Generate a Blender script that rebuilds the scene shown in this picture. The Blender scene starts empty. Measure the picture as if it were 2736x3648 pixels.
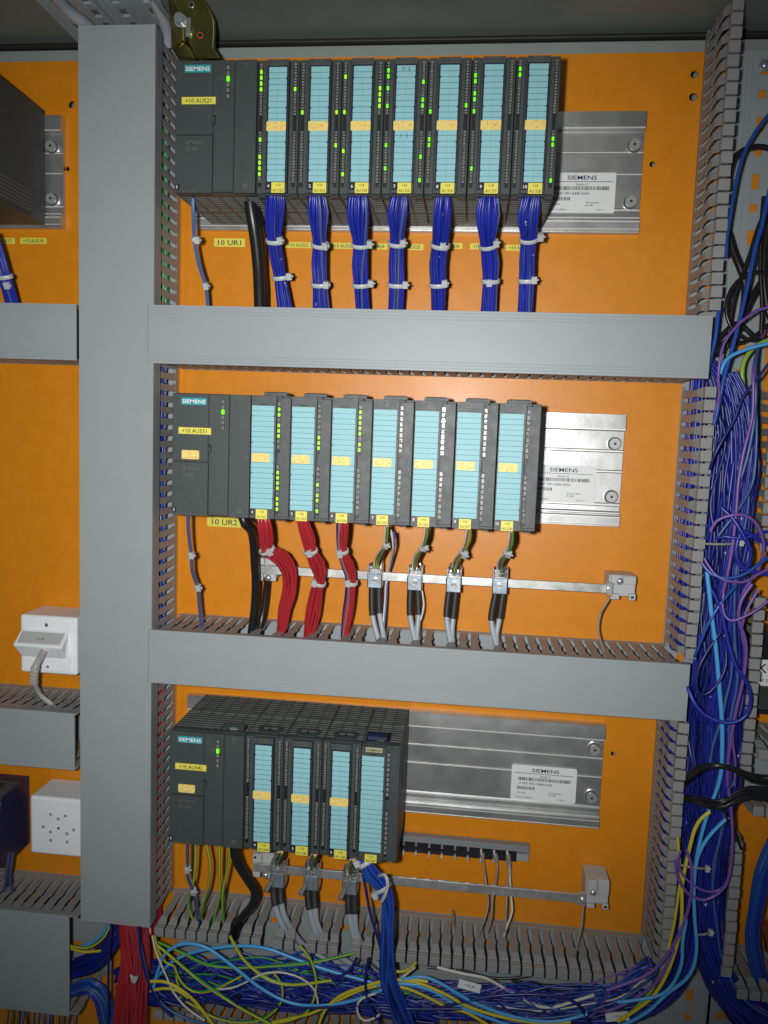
import bpy, math, random
from mathutils import Vector, Matrix
random.seed(7)
S = 0.001                       # everything below is in millimetres: X right, D out of the plate, Z up
scene = bpy.context.scene
# ------------------------------------------------------------------ camera, lamp, exposure
CX, CD, CZ = 316.14, 873.05, -220.86
YAW, PITCH, ROLL, FPX = -0.1051, -0.1002, 0.0365, 2770.15
def cam_axes():
    cy, sy, cp, sp, cr, sr = math.cos(YAW), math.sin(YAW), math.cos(PITCH), math.sin(PITCH), math.cos(ROLL), math.sin(ROLL)
    f = Vector((sy*cp, cy*cp, sp)); r = Vector((cy, -sy, 0)); u = r.cross(f)
    return r*cr + u*sr, -r*sr + u*cr, f
AR, AU, AF = cam_axes()
cd = bpy.data.cameras.new('camera'); cam = bpy.data.objects.new('camera', cd); scene.collection.objects.link(cam)
rot = Matrix((AR, AU, -AF)).transposed().to_4x4()
cam.matrix_world = Matrix.Translation((CX*S, -CD*S, CZ*S)) @ rot
cd.sensor_fit = 'VERTICAL'; cd.sensor_height = 24; cd.lens = FPX/3648*24; cd.clip_start = 0.02; cd.clip_end = 50
scene.camera = cam
w = bpy.data.worlds.new('World'); scene.world = w; w.use_nodes = True
bg = w.node_tree.nodes['Background']; bg.inputs[0].default_value = (0.75, 0.88, 1.0, 1); bg.inputs[1].default_value = 0.05
fl = bpy.data.lights.new('camera_flash', 'SPOT'); fl.energy = 30; fl.color = (1.0, 0.985, 0.95)
fl.spot_size = math.radians(98); fl.spot_blend = 1.0; fl.shadow_soft_size = 0.011
flo = bpy.data.objects.new('camera_flash', fl); scene.collection.objects.link(flo)
flo.matrix_world = Matrix.Translation((0.272, -0.885, -0.212)) @ Matrix.Rotation(0.04, 4, AR) @ Matrix.Rotation(0.03, 4, AU) @ rot
scene.view_settings.view_transform = 'Standard'; scene.view_settings.look = 'None'
scene.view_settings.exposure = 0; scene.view_settings.gamma = 1
scene.view_settings.use_curve_mapping = False
scene.render.resolution_x = 768; scene.render.resolution_y = 1024

def at(u, v, D):                # photo pixel (2736 x 3648) on the plane D mm in front of the plate -> X, D, Z
    d = AF + AR*((u-1368)/FPX) - AU*((v-1824)/FPX)
    t = (CD-D)/d.y
    return (CX + d.x*t, D, CZ + d.z*t)
def mm_per_px(D): return (CD-D)/FPX*1.01

# ------------------------------------------------------------------ materials
MT = {}
def mat(name, col, rough=0.5, metal=0.0, noise=0.0, nscale=300, bump=0.0, bscale=600, emit=None, coat=0.0, dirt=None, trans=0.0, spec=0.5):
    m = bpy.data.materials.new(name); m.use_nodes = True; nt = m.node_tree; p = nt.nodes['Principled BSDF']
    p.inputs['Base Color'].default_value = (*col, 1); p.inputs['Roughness'].default_value = rough; p.inputs['Metallic'].default_value = metal
    p.inputs['Specular IOR Level'].default_value = spec
    if coat: p.inputs['Coat Weight'].default_value = coat; p.inputs['Coat Roughness'].default_value = 0.12
    if trans: p.inputs['Transmission Weight'].default_value = trans
    tc = nt.nodes.new('ShaderNodeTexCoord')
    geo = nt.nodes.new('ShaderNodeNewGeometry')
    if noise:
        n = nt.nodes.new('ShaderNodeTexNoise'); n.inputs['Scale'].default_value = nscale; n.inputs['Detail'].default_value = 5
        nt.links.new(geo.outputs['Position'], n.inputs['Vector'])
        r = nt.nodes.new('ShaderNodeMapRange'); r.inputs[1].default_value = 0.3; r.inputs[2].default_value = 0.7
        r.inputs[3].default_value = 1-noise; r.inputs[4].default_value = 1+noise
        nt.links.new(n.outputs['Fac'], r.inputs[0])
        mx = nt.nodes.new('ShaderNodeVectorMath'); mx.operation = 'SCALE'; mx.inputs[0].default_value = col
        nt.links.new(r.outputs[0], mx.inputs['Scale']); nt.links.new(mx.outputs[0], p.inputs['Base Color'])
        r2 = nt.nodes.new('ShaderNodeMapRange'); r2.inputs[1].default_value = 0.3; r2.inputs[2].default_value = 0.7
        r2.inputs[3].default_value = max(0.05, rough-noise*0.6); r2.inputs[4].default_value = min(1, rough+noise*0.6)
        n3 = nt.nodes.new('ShaderNodeTexNoise'); n3.inputs['Scale'].default_value = nscale*0.25; n3.inputs['Detail'].default_value = 6
        nt.links.new(geo.outputs['Position'], n3.inputs['Vector'])
        nt.links.new(n3.outputs['Fac'], r2.inputs[0]); nt.links.new(r2.outputs[0], p.inputs['Roughness'])
    if bump:
        n = nt.nodes.new('ShaderNodeTexNoise'); n.inputs['Scale'].default_value = bscale; n.inputs['Detail'].default_value = 3
        nt.links.new(geo.outputs['Position'], n.inputs['Vector'])
        b = nt.nodes.new('ShaderNodeBump'); b.inputs['Strength'].default_value = bump; b.inputs['Distance'].default_value = 0.0006
        nt.links.new(n.outputs['Fac'], b.inputs['Height']); nt.links.new(b.outputs[0], p.inputs['Normal'])
    if emit: p.inputs['Emission Color'].default_value = (*emit[:3], 1); p.inputs['Emission Strength'].default_value = emit[3]
    MT[name] = m; return m
mat('orange', (0.66, 0.228, 0.005), 0.40, noise=0.05, nscale=60, bump=0.12, bscale=350, spec=0.5)
mat('duct', (0.30, 0.34, 0.36), 0.46, noise=0.015, nscale=40, bump=0.06, bscale=1400)
mat('duct_slat', (0.27, 0.275, 0.275), 0.5, noise=0.04, nscale=90)
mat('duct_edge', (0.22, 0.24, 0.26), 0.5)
mat('frame_grey', (0.26, 0.30, 0.29), 0.5, noise=0.05, nscale=40)
mat('roof_grey', (0.17, 0.205, 0.19), 0.40, noise=0.08, nscale=25, bump=0.2, bscale=900)
mat('seal', (0.012, 0.012, 0.012), 0.6)
mat('module', (0.044, 0.057, 0.056), 0.5, noise=0.10, nscale=500, bump=0.35, bscale=1800)
mat('module_light', (0.050, 0.062, 0.064), 0.45, noise=0.10, nscale=500, bump=0.35, bscale=1800)
mat('vent', (0.10, 0.11, 0.107), 0.6, noise=0.2, nscale=60)
mat('slot_black', (0.006, 0.007, 0.008), 0.5)
mat('navy', (0.012, 0.014, 0.035), 0.4)
mat('strip_blue', (0.25, 0.52, 0.57), 0.55, noise=0.02, nscale=200)
mat('strip_line', (0.03, 0.08, 0.14), 0.6)
mat('led_off', (0.17, 0.18, 0.17), 0.2, noise=0.5, nscale=900)
mat('led_green', (0.18, 0.9, 0.02), 0.4, emit=(0.16, 1.0, 0.01, 0.55))
mat('led_lime', (0.35, 0.9, 0.02), 0.4, emit=(0.35, 1.0, 0.01, 0.5))
mat('yellow_tag', (0.72, 0.66, 0.09), 0.5)
mat('cream_tag', (0.80, 0.68, 0.25), 0.5)
mat('teal', (0.02, 0.30, 0.34), 0.45)
mat('beige_tag', (0.42, 0.38, 0.26), 0.5)
mat('white', (0.75, 0.77, 0.78), 0.4)
mat('white_box', (0.82, 0.86, 0.90), 0.38, noise=0.02, nscale=50)
mat('box_grey', (0.46, 0.48, 0.48), 0.4)
mat('cream', (0.66, 0.62, 0.50), 0.5)
mat('text_dark', (0.035, 0.035, 0.03), 0.6)
mat('text_navy', (0.02, 0.02, 0.09), 0.5)
mat('text_dim', (0.105, 0.11, 0.085), 0.6)
mat('text_white', (0.8, 0.8, 0.8), 0.5)
mat('ridge_highlight', (0.78, 0.78, 0.77), 0.42, 0.45)  # brighter than the rail's alu: highlight lines on the ridges put into the colour
mat('alu', (0.58, 0.59, 0.59), 0.36, 0.85, noise=0.10, nscale=45, bump=0.25, bscale=60)
mat('zinc_matte', (0.42, 0.43, 0.43), 0.42, 0.5)
mat('alu_bar', (0.62, 0.63, 0.62), 0.38, 0.75, noise=0.15, nscale=120)
mat('steel', (0.66, 0.67, 0.68), 0.28, 0.75, noise=0.1, nscale=200)
mat('zinc_blue', (0.42, 0.50, 0.58), 0.32, 0.7, noise=0.15, nscale=150)
mat('brass_zinc', (0.34, 0.30, 0.10), 0.28, 1.0, noise=0.45, nscale=35)
mat('tie', (0.46, 0.49, 0.49), 0.35, spec=0.5)
mat('black_rubber', (0.013, 0.013, 0.014), 0.33)
mat('heatshrink', (0.022, 0.023, 0.025), 0.55)
mat('foil', (0.5, 0.5, 0.5), 0.3, 0.8, noise=0.4, nscale=250)
mat('black_plastic', (0.012, 0.012, 0.02), 0.35)
mat('contactor', (0.018, 0.024, 0.075), 0.4, noise=0.1)
mat('copper', (0.6, 0.16, 0.08), 0.3, 0.9)
mat('rust', (0.8, 0.12, 0.02), 0.5)
mat('dark_hole', (0.01, 0.008, 0.006), 0.6)
def wire_mat(name, col, rough=0.3, prints=False, stripe=None):
    m = mat(name, col, rough); nt = m.node_tree; p = nt.nodes['Principled BSDF']
    geo = nt.nodes.new('ShaderNodeNewGeometry')
    if prints:
        mp = nt.nodes.new('ShaderNodeMapping'); mp.inputs['Scale'].default_value = (900, 900, 260)
        n = nt.nodes.new('ShaderNodeTexNoise'); n.inputs['Scale'].default_value = 1; n.inputs['Detail'].default_value = 0
        n2 = nt.nodes.new('ShaderNodeTexNoise'); n2.inputs['Scale'].default_value = 45; n2.inputs['Detail'].default_value = 1
        nt.links.new(geo.outputs['Position'], mp.inputs[0]); nt.links.new(mp.outputs[0], n.inputs['Vector']); nt.links.new(geo.outputs['Position'], n2.inputs['Vector'])
        a = nt.nodes.new('ShaderNodeMath'); a.operation = 'GREATER_THAN'; a.inputs[1].default_value = 0.66
        b = nt.nodes.new('ShaderNodeMath'); b.operation = 'GREATER_THAN'; b.inputs[1].default_value = 0.64
        c = nt.nodes.new('ShaderNodeMath'); c.operation = 'MULTIPLY'
        nt.links.new(n.outputs['Fac'], a.inputs[0]); nt.links.new(n2.outputs['Fac'], b.inputs[0])
        nt.links.new(a.outputs[0], c.inputs[0]); nt.links.new(b.outputs[0], c.inputs[1])
        mx = nt.nodes.new('ShaderNodeMix'); mx.data_type = 'RGBA'; mx.inputs['A'].default_value = (*col, 1); mx.inputs['B'].default_value = (0.6, 0.65, 0.75, 1)
        nt.links.new(c.outputs[0], mx.inputs['Factor']); nt.links.new(mx.outputs['Result'], p.inputs['Base Color'])
    return m
wire_mat('w_blue', (0.014, 0.026, 0.32), 0.33)
wire_mat('w_blue_print', (0.012, 0.020, 0.22), 0.36, True)
wire_mat('w_blue_grey', (0.07, 0.09, 0.22), 0.35)
wire_mat('w_navy', (0.011, 0.018, 0.15), 0.35)
wire_mat('w_blue_bright', (0.015, 0.07, 0.36), 0.28)
wire_mat('w_bluesoft', (0.05, 0.12, 0.33), 0.35)
wire_mat('w_sky', (0.08, 0.38, 0.80), 0.35)
wire_mat('w_red', (0.38, 0.022, 0.030), 0.32)
wire_mat('w_red_dark', (0.30, 0.03, 0.045), 0.4)
wire_mat('w_greyred', (0.30, 0.13, 0.14), 0.4)
wire_mat('w_purple', (0.17, 0.08, 0.36), 0.35)
wire_mat('w_yellow', (0.58, 0.50, 0.03), 0.35)
wire_mat('w_green', (0.05, 0.30, 0.06), 0.35)
wire_mat('w_lime', (0.25, 0.42, 0.06), 0.35)
wire_mat('w_brightgreen', (0.04, 0.42, 0.10), 0.35)
wire_mat('w_white', (0.62, 0.60, 0.54), 0.4)
wire_mat('w_black', (0.014, 0.014, 0.016), 0.3)
wire_mat('w_grey', (0.34, 0.39, 0.44), 0.4)
wire_mat('w_taupe', (0.28, 0.25, 0.21), 0.4)
wire_mat('w_brown', (0.22, 0.12, 0.06), 0.4)
wire_mat('w_orange', (0.65, 0.16, 0.02), 0.4)
wire_mat('w_pink', (0.55, 0.28, 0.33), 0.4)
wire_mat('patch_grey', (0.42, 0.42, 0.40), 0.4)
# cream sticker with faded red-brown handwriting
m = MT['cream_tag']; nt = m.node_tree; p = nt.nodes['Principled BSDF']; geo = nt.nodes.new('ShaderNodeNewGeometry')
mp = nt.nodes.new('ShaderNodeMapping'); mp.inputs['Scale'].default_value = (700, 1, 420); n = nt.nodes.new('ShaderNodeTexNoise'); n.inputs['Scale'].default_value = 1; n.inputs['Detail'].default_value = 1
nt.links.new(geo.outputs['Position'], mp.inputs[0]); nt.links.new(mp.outputs[0], n.inputs['Vector'])
r = nt.nodes.new('ShaderNodeMapRange'); r.inputs[1].default_value = 0.54; r.inputs[2].default_value = 0.70; r.inputs[4].default_value = 0.6
mx = nt.nodes.new('ShaderNodeMix'); mx.data_type = 'RGBA'; mx.inputs['A'].default_value = (0.80, 0.63, 0.19, 1); mx.inputs['B'].default_value = (0.50, 0.13, 0.03, 1)
nt.links.new(n.outputs['Fac'], r.inputs[0]); nt.links.new(r.outputs[0], mx.inputs['Factor']); nt.links.new(mx.outputs['Result'], p.inputs['Base Color'])

# ------------------------------------------------------------------ mesh builder
_tx = {}
def text_geo(s, size, bold):
    k = (s, round(size, 2), bold)
    if k in _tx: return _tx[k]
    c = bpy.data.curves.new('t', 'FONT'); c.body = s; c.size = size; c.resolution_u = 2; c.fill_mode = 'FRONT'
    c.align_x = 'CENTER'
    c.offset = size*(0.013 if bold else 0.010)
    o = bpy.data.objects.new('t', c); me = o.to_mesh()
    vs = [(v.co.x, v.co.y) for v in me.vertices]; fs = [list(p.vertices) for p in me.polygons]
    o.to_mesh_clear(); bpy.data.objects.remove(o); bpy.data.curves.remove(c)
    _tx[k] = (vs, fs); return _tx[k]
class MB:
    def __init__(s): s.v = []; s.f = []; s.m = []; s.sm = []; s.mats = []
    def mi(s, name):
        if name not in s.mats: s.mats.append(name)
        return s.mats.index(name)
    def add(s, vs, fs, m, smooth=False):
        b = len(s.v); s.v += [tuple(q) for q in vs]; k = s.mi(m)
        for f in fs: s.f.append([b+i for i in f]); s.m.append(k); s.sm.append(smooth)
    def box(s, x0, x1, d0, d1, z0, z1, m):
        vs = [(x, d, z) for x in (x0, x1) for d in (d0, d1) for z in (z0, z1)]
        s.add(vs, [(0,1,3,2),(4,6,7,5),(0,4,5,1),(2,3,7,6),(0,2,6,4),(1,5,7,3)], m)
    def hexa(s, p, m):          # 8 points: back 4 then front 4 in the same order
        s.add(p, [(3,2,1,0),(4,5,6,7),(0,1,5,4),(1,2,6,5),(2,3,7,6),(3,0,4,7)], m)
    def prism(s, poly, a0, a1, m, axis):   # poly in the other two axes; axis 'x','d','z'
        n = len(poly)
        def P(q, a): return {'x': (a, q[0], q[1]), 'd': (q[0], a, q[1]), 'z': (q[0], q[1], a)}[axis]
        s.add([P(q, a0) for q in poly]+[P(q, a1) for q in poly],
              [list(range(n))[::-1], list(range(n, 2*n))]+[(i, (i+1) % n, n+(i+1) % n, n+i) for i in range(n)], m)
    def cyl(s, c, r, a0, a1, m, axis='d', n=20, r2=None, smooth=True):
        r2 = r if r2 is None else r2
        def P(x, y, a): return {'d': (c[0]+x, a, c[1]+y), 'x': (a, c[0]+x, c[1]+y), 'z': (c[0]+x, c[1]+y, a)}[axis]
        vs = [P(r*math.cos(2*math.pi*i/n), r*math.sin(2*math.pi*i/n), a0) for i in range(n)]+[P(r2*math.cos(2*math.pi*i/n), r2*math.sin(2*math.pi*i/n), a1) for i in range(n)]
        s.add(vs, [(i, (i+1) % n, n+(i+1) % n, n+i) for i in range(n)], m, smooth)
        s.add(vs, [list(range(n))[::-1], list(range(n, 2*n))], m)
    def dome(s, c, r, d, h, m, n=20):
        vs = []; rings = 5
        for j in range(rings):
            a = j/rings*math.pi/2
            for i in range(n): vs.append((c[0]+r*math.cos(a)*math.cos(2*math.pi*i/n), d+h*math.sin(a), c[1]+r*math.cos(a)*math.sin(2*math.pi*i/n)))
        vs.append((c[0], d+h, c[1])); fs = []
        for j in range(rings-1):
            for i in range(n): fs.append((j*n+i, j*n+(i+1) % n, (j+1)*n+(i+1) % n, (j+1)*n+i))
        for i in range(n): fs.append(((rings-1)*n+i, (rings-1)*n+(i+1) % n, rings*n))
        s.add(vs, fs, m, True)
    def tube(s, pts, r, m, n=7, cap=True):
        pts = [Vector(q) for q in pts]; N = len(pts)
        vs = []; up = Vector((0.1, 1, 0.05))
        for i, q in enumerate(pts):
            t = (pts[min(i+1, N-1)]-pts[max(i-1, 0)]).normalized()
            a = up - t*up.dot(t)
            if a.length < 1e-4: a = Vector((1, 0, 0)) - t*t.x
            a.normalize(); up = a; b = t.cross(a); rr = r[i] if isinstance(r, list) else r
            for k in range(n): vs.append(q + a*rr*math.cos(2*math.pi*k/n) + b*rr*math.sin(2*math.pi*k/n))
        fs = [(i*n+k, i*n+(k+1) % n, (i+1)*n+(k+1) % n, (i+1)*n+k) for i in range(N-1) for k in range(n)]
        s.add(vs, fs, m, True)
        if cap: s.add(vs[:n]+vs[-n:], [list(range(n))[::-1], list(range(n, 2*n))], m)
    def text(s, t, x, d, z, size, m, bold=False, width=None):   # centred on x, baseline z, facing the camera
        vs, fs = text_geo(t, size, bold)
        sx = 1
        if width:
            xs = [q[0] for q in vs]; sx = width/(max(xs)-min(xs))
        s.add([(x+q[0]*sx, d, z+q[1]) for q in vs], fs, m)
    def build(s, name, parent=None, o=(0, 0, 0), bev=0, seg=1, autosm=False):
        me = bpy.data.meshes.new(name)
        me.from_pydata([((x-o[0])*S, -(d-o[1])*S, (z-o[2])*S) for x, d, z in s.v], [], s.f)
        for n in s.mats: me.materials.append(MT[n])
        me.polygons.foreach_set('material_index', s.m); me.polygons.foreach_set('use_smooth', s.sm)
        me.update()
        import bmesh
        bm = bmesh.new(); bm.from_mesh(me); bmesh.ops.recalc_face_normals(bm, faces=bm.faces)
        bm.to_mesh(me); bm.free()
        ob = bpy.data.objects.new(name, me); scene.collection.objects.link(ob)
        if parent: ob.parent = parent
        else: ob.location = (o[0]*S, -o[1]*S, o[2]*S)
        if bev:
            b = ob.modifiers.new('bevel', 'BEVEL'); b.width = bev*S; b.segments = seg; b.limit_method = 'ANGLE'; b.angle_limit = math.radians(50)
        return ob
def tag(o, label, cat, group=None, kind=None):
    o['label'] = label; o['category'] = cat
    if group: o['group'] = group
    return o
def thing(name, o, label, cat, group=None):
    e = bpy.data.objects.new(name, None); scene.collection.objects.link(e); e.empty_display_size = 0.01
    e.location = (o[0]*S, -o[1]*S, o[2]*S); return tag(e, label, cat, group)
def struct(mb, name, **k):
    ob = mb.build(name, **k); ob['kind'] = 'structure'; return ob
def dup(root, dx, dz, label, name=None):
    r = root.copy(); scene.collection.objects.link(r); r.location = (root.location.x+dx*S, root.location.y, root.location.z+dz*S); r['label'] = label
    for ch in list(root.children):
        c = ch.copy(); scene.collection.objects.link(c); c.parent = r
        for g in ch.children:
            d = g.copy(); scene.collection.objects.link(d); d.parent = c
    return r
def spline(P, step=6.0):        # Catmull-Rom through tuples of any length
    out = []; n = len(P)
    for i in range(n-1):
        p0 = P[max(i-1, 0)]; p1 = P[i]; p2 = P[i+1]; p3 = P[min(i+2, n-1)]
        L = math.dist(p1[:3], p2[:3]); k = max(2, int(L/step))
        for j in range(k):
            t = j/k
            out.append(tuple(0.5*((2*b)+(-a+c)*t+(2*a-5*b+4*c-d)*t*t+(-a+3*b-3*c+d)*t**3) for a, b, c, d in zip(p0, p1, p2, p3)))
    out.append(tuple(P[-1])); return out
def Z(u, v, s, pts, D=None):    # zoomed-view coordinates -> photo pixels
    return [(u+q[0]/s, v+q[1]/s, *(q[2:] if len(q) > 2 else (D,))) for q in pts]

# ------------------------------------------------------------------ setting: plate, frame, roof
import bmesh
def plate():
    bm = bmesh.new()
    def loop(pts):
        vs = [bm.verts.new((x*S, 0, z*S)) for x, z in pts]
        for i in range(len(vs)): bm.edges.new((vs[i], vs[(i+1) % len(vs)]))
    loop([(-420, -1050), (900, -1050), (900, 182), (-420, 182)])
    holes = [(-146.8, 135.5, 4), (-151.7, 65.7, 2.6), (529.8, 160, 3.9), (530.3, 137.6, 4.2), (493.7, 70.7, 3), (494.6, -571.6, 2.6)]
    for x, z, r in holes: loop([(x+r*math.cos(a*math.pi/10), z+r*math.sin(a*math.pi/10)) for a in range(20)])
    bmesh.ops.triangle_fill(bm, edges=bm.edges[:], use_beauty=True)
    me = bpy.data.meshes.new('mounting_plate'); bm.to_mesh(me); bm.free(); me.materials.append(MT['orange'])
    ob = bpy.data.objects.new('mounting_plate', me); scene.collection.objects.link(ob); ob['kind'] = 'structure'
    so = ob.modifiers.new('thick', 'SOLIDIFY'); so.thickness = 2.5*S; so.offset = 0
    ob.location.y = 1.25*S
plate()
b = MB(); b.box(-700, 1200, -60, -58, -1300, 300, 'frame_grey'); struct(b, 'cabinet_wall')
b = MB(); b.box(-500, 1100, -30, -6, 176, 197, 'frame_grey'); struct(b, 'cabinet_frame_rail', bev=1)
b = MB(); b.box(-500, 1100, -22, 0, 197.6, 202, 'seal'); ob = b.build('rubber_seal', bev=1.5, seg=2); tag(ob, 'thin black rubber seal running under the cabinet roof', 'seal')
b = MB(); b.hexa([(-700, -50, 206), (1200, -50, 206), (1200, -50, 212), (-700, -50, 212), (-700, 500, 206), (1200, 500, 206), (1200, 500, 212), (-700, 500, 212)], 'roof_grey'); struct(b, 'cabinet_roof')
# pressed vertical ridge of the plate beside the left duct
b = MB(); b.prism([(-19, 0.3), (-16.5, 2.6), (-12, 2.6), (-9, 0.3)], -1050, 181, 'orange', 'z'); ob = struct(b, 'plate_ridge', bev=0.8, seg=2)

# ------------------------------------------------------------------ wiring ducts
P = 12.5
def hwall(x0, x1, zc, out, open_=False, skip=(), lipdir=-1, Dm=78, parent=None, o=(0, 0, 0)):
    """slotted wall along X at height zc, thickness towards 'out' (+1 up / -1 down)"""
    b = MB(); t = 1.5*out; b.box(x0, x1, 1, 9, min(zc, zc+t), max(zc, zc+t), 'duct_slat')
    n = int((x1-x0)/P); off = (x1-x0-n*P)/2; Df = 58 if open_ else 62
    for i in range(n):
        c = x0+off+(i+.5)*P
        if any(abs(c-q) < P/2 for q in skip): continue
        hw = 3.9; fl = P/2-.95
        pl = [(-hw, 9), (-hw, 34), (-hw-1.3, 36), (-hw-1.3, 40), (-hw, 42), (-hw, Df-3)]
        pl += [(-fl, Df), (-fl, Dm), (fl, Dm), (fl, Df)] if not open_ else [(-hw, Df), (hw, Df)]
        pl += [(hw, Df-4), (hw, 46), (hw+.9, 44), (hw+.9, 38), (hw, 36), (hw, 14), (hw+1.2, 12), (hw+1.2, 9)]
        b.prism([(c+q[0], q[1]) for q in pl], min(zc, zc+t), max(zc, zc+t), 'duct_slat', 'z')
        if open_:
            z1_ = zc+lipdir*3.5; z2 = zc+lipdir*14; e = .02*lipdir
            b.hexa([(c-hw, Df, zc), (c+hw, Df, zc), (c+hw, Df, zc+t), (c-hw, Df, zc+t), (c-fl, 66, z1_), (c+fl, 66, z1_), (c+fl, 66, z1_+t), (c-fl, 66, z1_+t)], 'duct_slat')
            b.box(c-fl, c+fl, 66, 70.5, min(z1_, z1_+t), max(z1_, z1_+t), 'duct_slat')
            b.box(c-fl, c+fl, 70.5, 74.5, min(z1_, z2), max(z1_, z2), 'duct_slat')
    return b.build('slotted_wall', parent, o, bev=1.1 if open_ else .5, seg=3 if open_ else 2)
def vwall(z0, z1, xc, out, open_=False, lip=1, Dm=78, parent=None, o=(0, 0, 0), rev=False):
    b = MB(); t = 1.5*out; b.box(min(xc, xc+t), max(xc, xc+t), 1, 9, z0, z1, 'duct_slat')
    n = int((z1-z0)/P); off = (z1-z0-n*P)/2; Df = 58 if open_ else 62; rs = random.Random(int(z0*7+xc))
    for i in range(n):
        c = z0+off+(i+.5)*P; hw = 3.6; fl = P/2-.95
        pl = [(9, -hw), (32, -hw), (34, -hw-1.2), (39, -hw-1.2), (41, -hw)]
        pl += [(58, -hw), (62, -P/2+.5), (Dm, -P/2+.5), (Dm, P/2-.5), (62, P/2-.5), (58, hw)] if not open_ else [(Df, -hw), (Df, hw)]
        pl += [(16, hw), (14, hw+1.6), (9, hw+1.6)]
        b.prism([(c_[0], c+c_[1]) for c_ in pl], min(xc, xc+t), max(xc, xc+t), 'duct_slat', 'x')
        b.box(min(xc, xc+t)+.4, max(xc, xc+t)-.4, 34, 38, c+P/2-1.3, c+P/2+1.2, 'duct_slat')
        if open_:
            j = rs.uniform(-.6, .6); x1_ = xc+lip*(3.5+j); x2 = xc+lip*(14+j); ff = fl+rs.uniform(-.25, .15); t1 = lip*1.5
            b.hexa([(xc, Df, c-hw), (xc+t1, Df, c-hw), (xc+t1, Df, c+hw), (xc, Df, c+hw), (x1_, 66, c-ff), (x1_+t1, 66, c-ff), (x1_+t1, 66, c+ff), (x1_, 66, c+ff)], 'duct_slat')
            b.box(min(x1_, x1_+t1), max(x1_, x1_+t1), 66, 70.5, c-ff, c+ff, 'duct_slat')
            b.box(min(x1_, x2), max(x1_, x2), 70.5, 74.5, c-ff, c+ff, 'duct_slat')
    return b.build('slotted_wall', parent, o, bev=1.1 if open_ else .5, seg=3 if open_ else 2)
def base_plate(x0, x1, z0, z1, parent, o, cols, vertical=True):
    b = MB()
    if vertical:
        xs = [x0]
        for c, wd in cols: xs += [c-wd/2, c+wd/2]
        xs.append(x1)
        for i in range(0, len(xs), 2): b.box(xs[i], xs[i+1], .6, 2.4, z0, z1, 'duct')
        for k, (c, wd) in enumerate(cols):
            z = z1-9; j = 0
            b.box(c-wd/2, c+wd/2, .6, 2.4, z, z1, 'duct')
            while z > z0+4:
                L = 15 if j % 2 == 0 else 8; z -= L; zn = max(z0, z-(22.5-L/2))
                b.box(c-wd/2, c+wd/2, .6, 2.4, zn, z, 'duct'); z = zn; j += 1
        for xx in (x0+(x1-x0)*.50, x0+(x1-x0)*.56, x0+(x1-x0)*.45): b.box(xx, xx+.8, 2.4, 3.3, z0, z1, 'duct')
    else:
        zs = [z1]
        for c, wd in cols: zs += [c+wd/2, c-wd/2]
        zs.append(z0)
        for i in range(0, len(zs), 2): b.box(x0, x1, .6, 2.4, zs[i+1], zs[i], 'duct')
        for c, wd in cols:
            x = x0+9; j = 0; b.box(x0, x, .6, 2.4, c-wd/2, c+wd/2, 'duct')
            while x < x1-4:
                L = 15 if j % 2 == 0 else 8; x += L; xn = min(x1, x+(22.5-L/2))
                b.box(x, xn, .6, 2.4, c-wd/2, c+wd/2, 'duct'); x = xn; j += 1
    return b.build('duct_base', parent, o)
def hcover(x0, x1, z0, z1, parent, o, D0=78.2, D1=80.6):
    if -50 < x0 < 0: D0, D1 = 81.2, 83.5
    b = MB(); b.box(x0, x1, D0, D1, z0, z1, 'duct')
    for k in range(3):
        b.box(x0, x1, D1, D1+.5, z1-3.5-3.0*k, z1-2.4-3.0*k, 'duct'); b.box(x0, x1, D1, D1+.5, z0+2.4+3.0*k, z0+3.5+3.0*k, 'duct')
    if D0 > 80: b.box(x0-.9, x0-.05, 81.1, D1-.2, z0+.1, z1-.1, 'duct_edge')  # dark end strip: shadow gap at the cover seam painted as colour
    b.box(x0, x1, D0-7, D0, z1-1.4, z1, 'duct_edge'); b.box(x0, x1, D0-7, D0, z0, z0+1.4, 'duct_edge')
    return b.build('duct_cover', parent, o, bev=0.6, seg=2)
def hduct(label, x0, x1, z0, z1, cover=True, skip_top=(), skip_bot=(), cx=None, basecols=None):
    o = (x0, 0, z0); t = thing('wiring_duct', o, label, 'wiring duct', 'grey slotted wiring ducts')
    base_plate(x0, x1, z0, z1, t, o, basecols or [((z0+z1)/2, 6)], False)
    hwall(x0, x1, z1-.2, -1, not cover, skip_top, parent=t, o=o, lipdir=-1); hwall(x0, x1, z0+.2, 1, not cover, skip_bot, parent=t, o=o, lipdir=1)
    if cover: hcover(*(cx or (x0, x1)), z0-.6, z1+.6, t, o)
    return t
# left vertical duct with closed cover
o = (-96, 0, -783); t = thing('wiring_duct', o, 'tall grey vertical wiring duct with plain closed cover left of the module rows', 'wiring duct', 'grey slotted wiring ducts')
base_plate(-94, -20, -785, 178, t, o, [(-75, 7), (-40, 7)])
vwall(-785, 178, -20.2, 1, parent=t, o=o); vwall(-785, 178, -95.2, 1, parent=t, o=o)
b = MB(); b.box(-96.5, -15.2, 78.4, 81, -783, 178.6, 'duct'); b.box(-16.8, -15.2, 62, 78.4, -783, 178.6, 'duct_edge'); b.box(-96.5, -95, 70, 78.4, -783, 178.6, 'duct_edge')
b.box(-56.2, -55.7, 81, 81.25, -783, 178.6, 'duct')
b.build('duct_cover', t, o, bev=1.6, seg=3)
def XS(us, v, D): return [at(u, v, D)[0] for u in us]
hduct('grey horizontal duct with closed cover below the upper module row', -14, 541, -156, -97.5, cx=(-20, 543))
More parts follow.
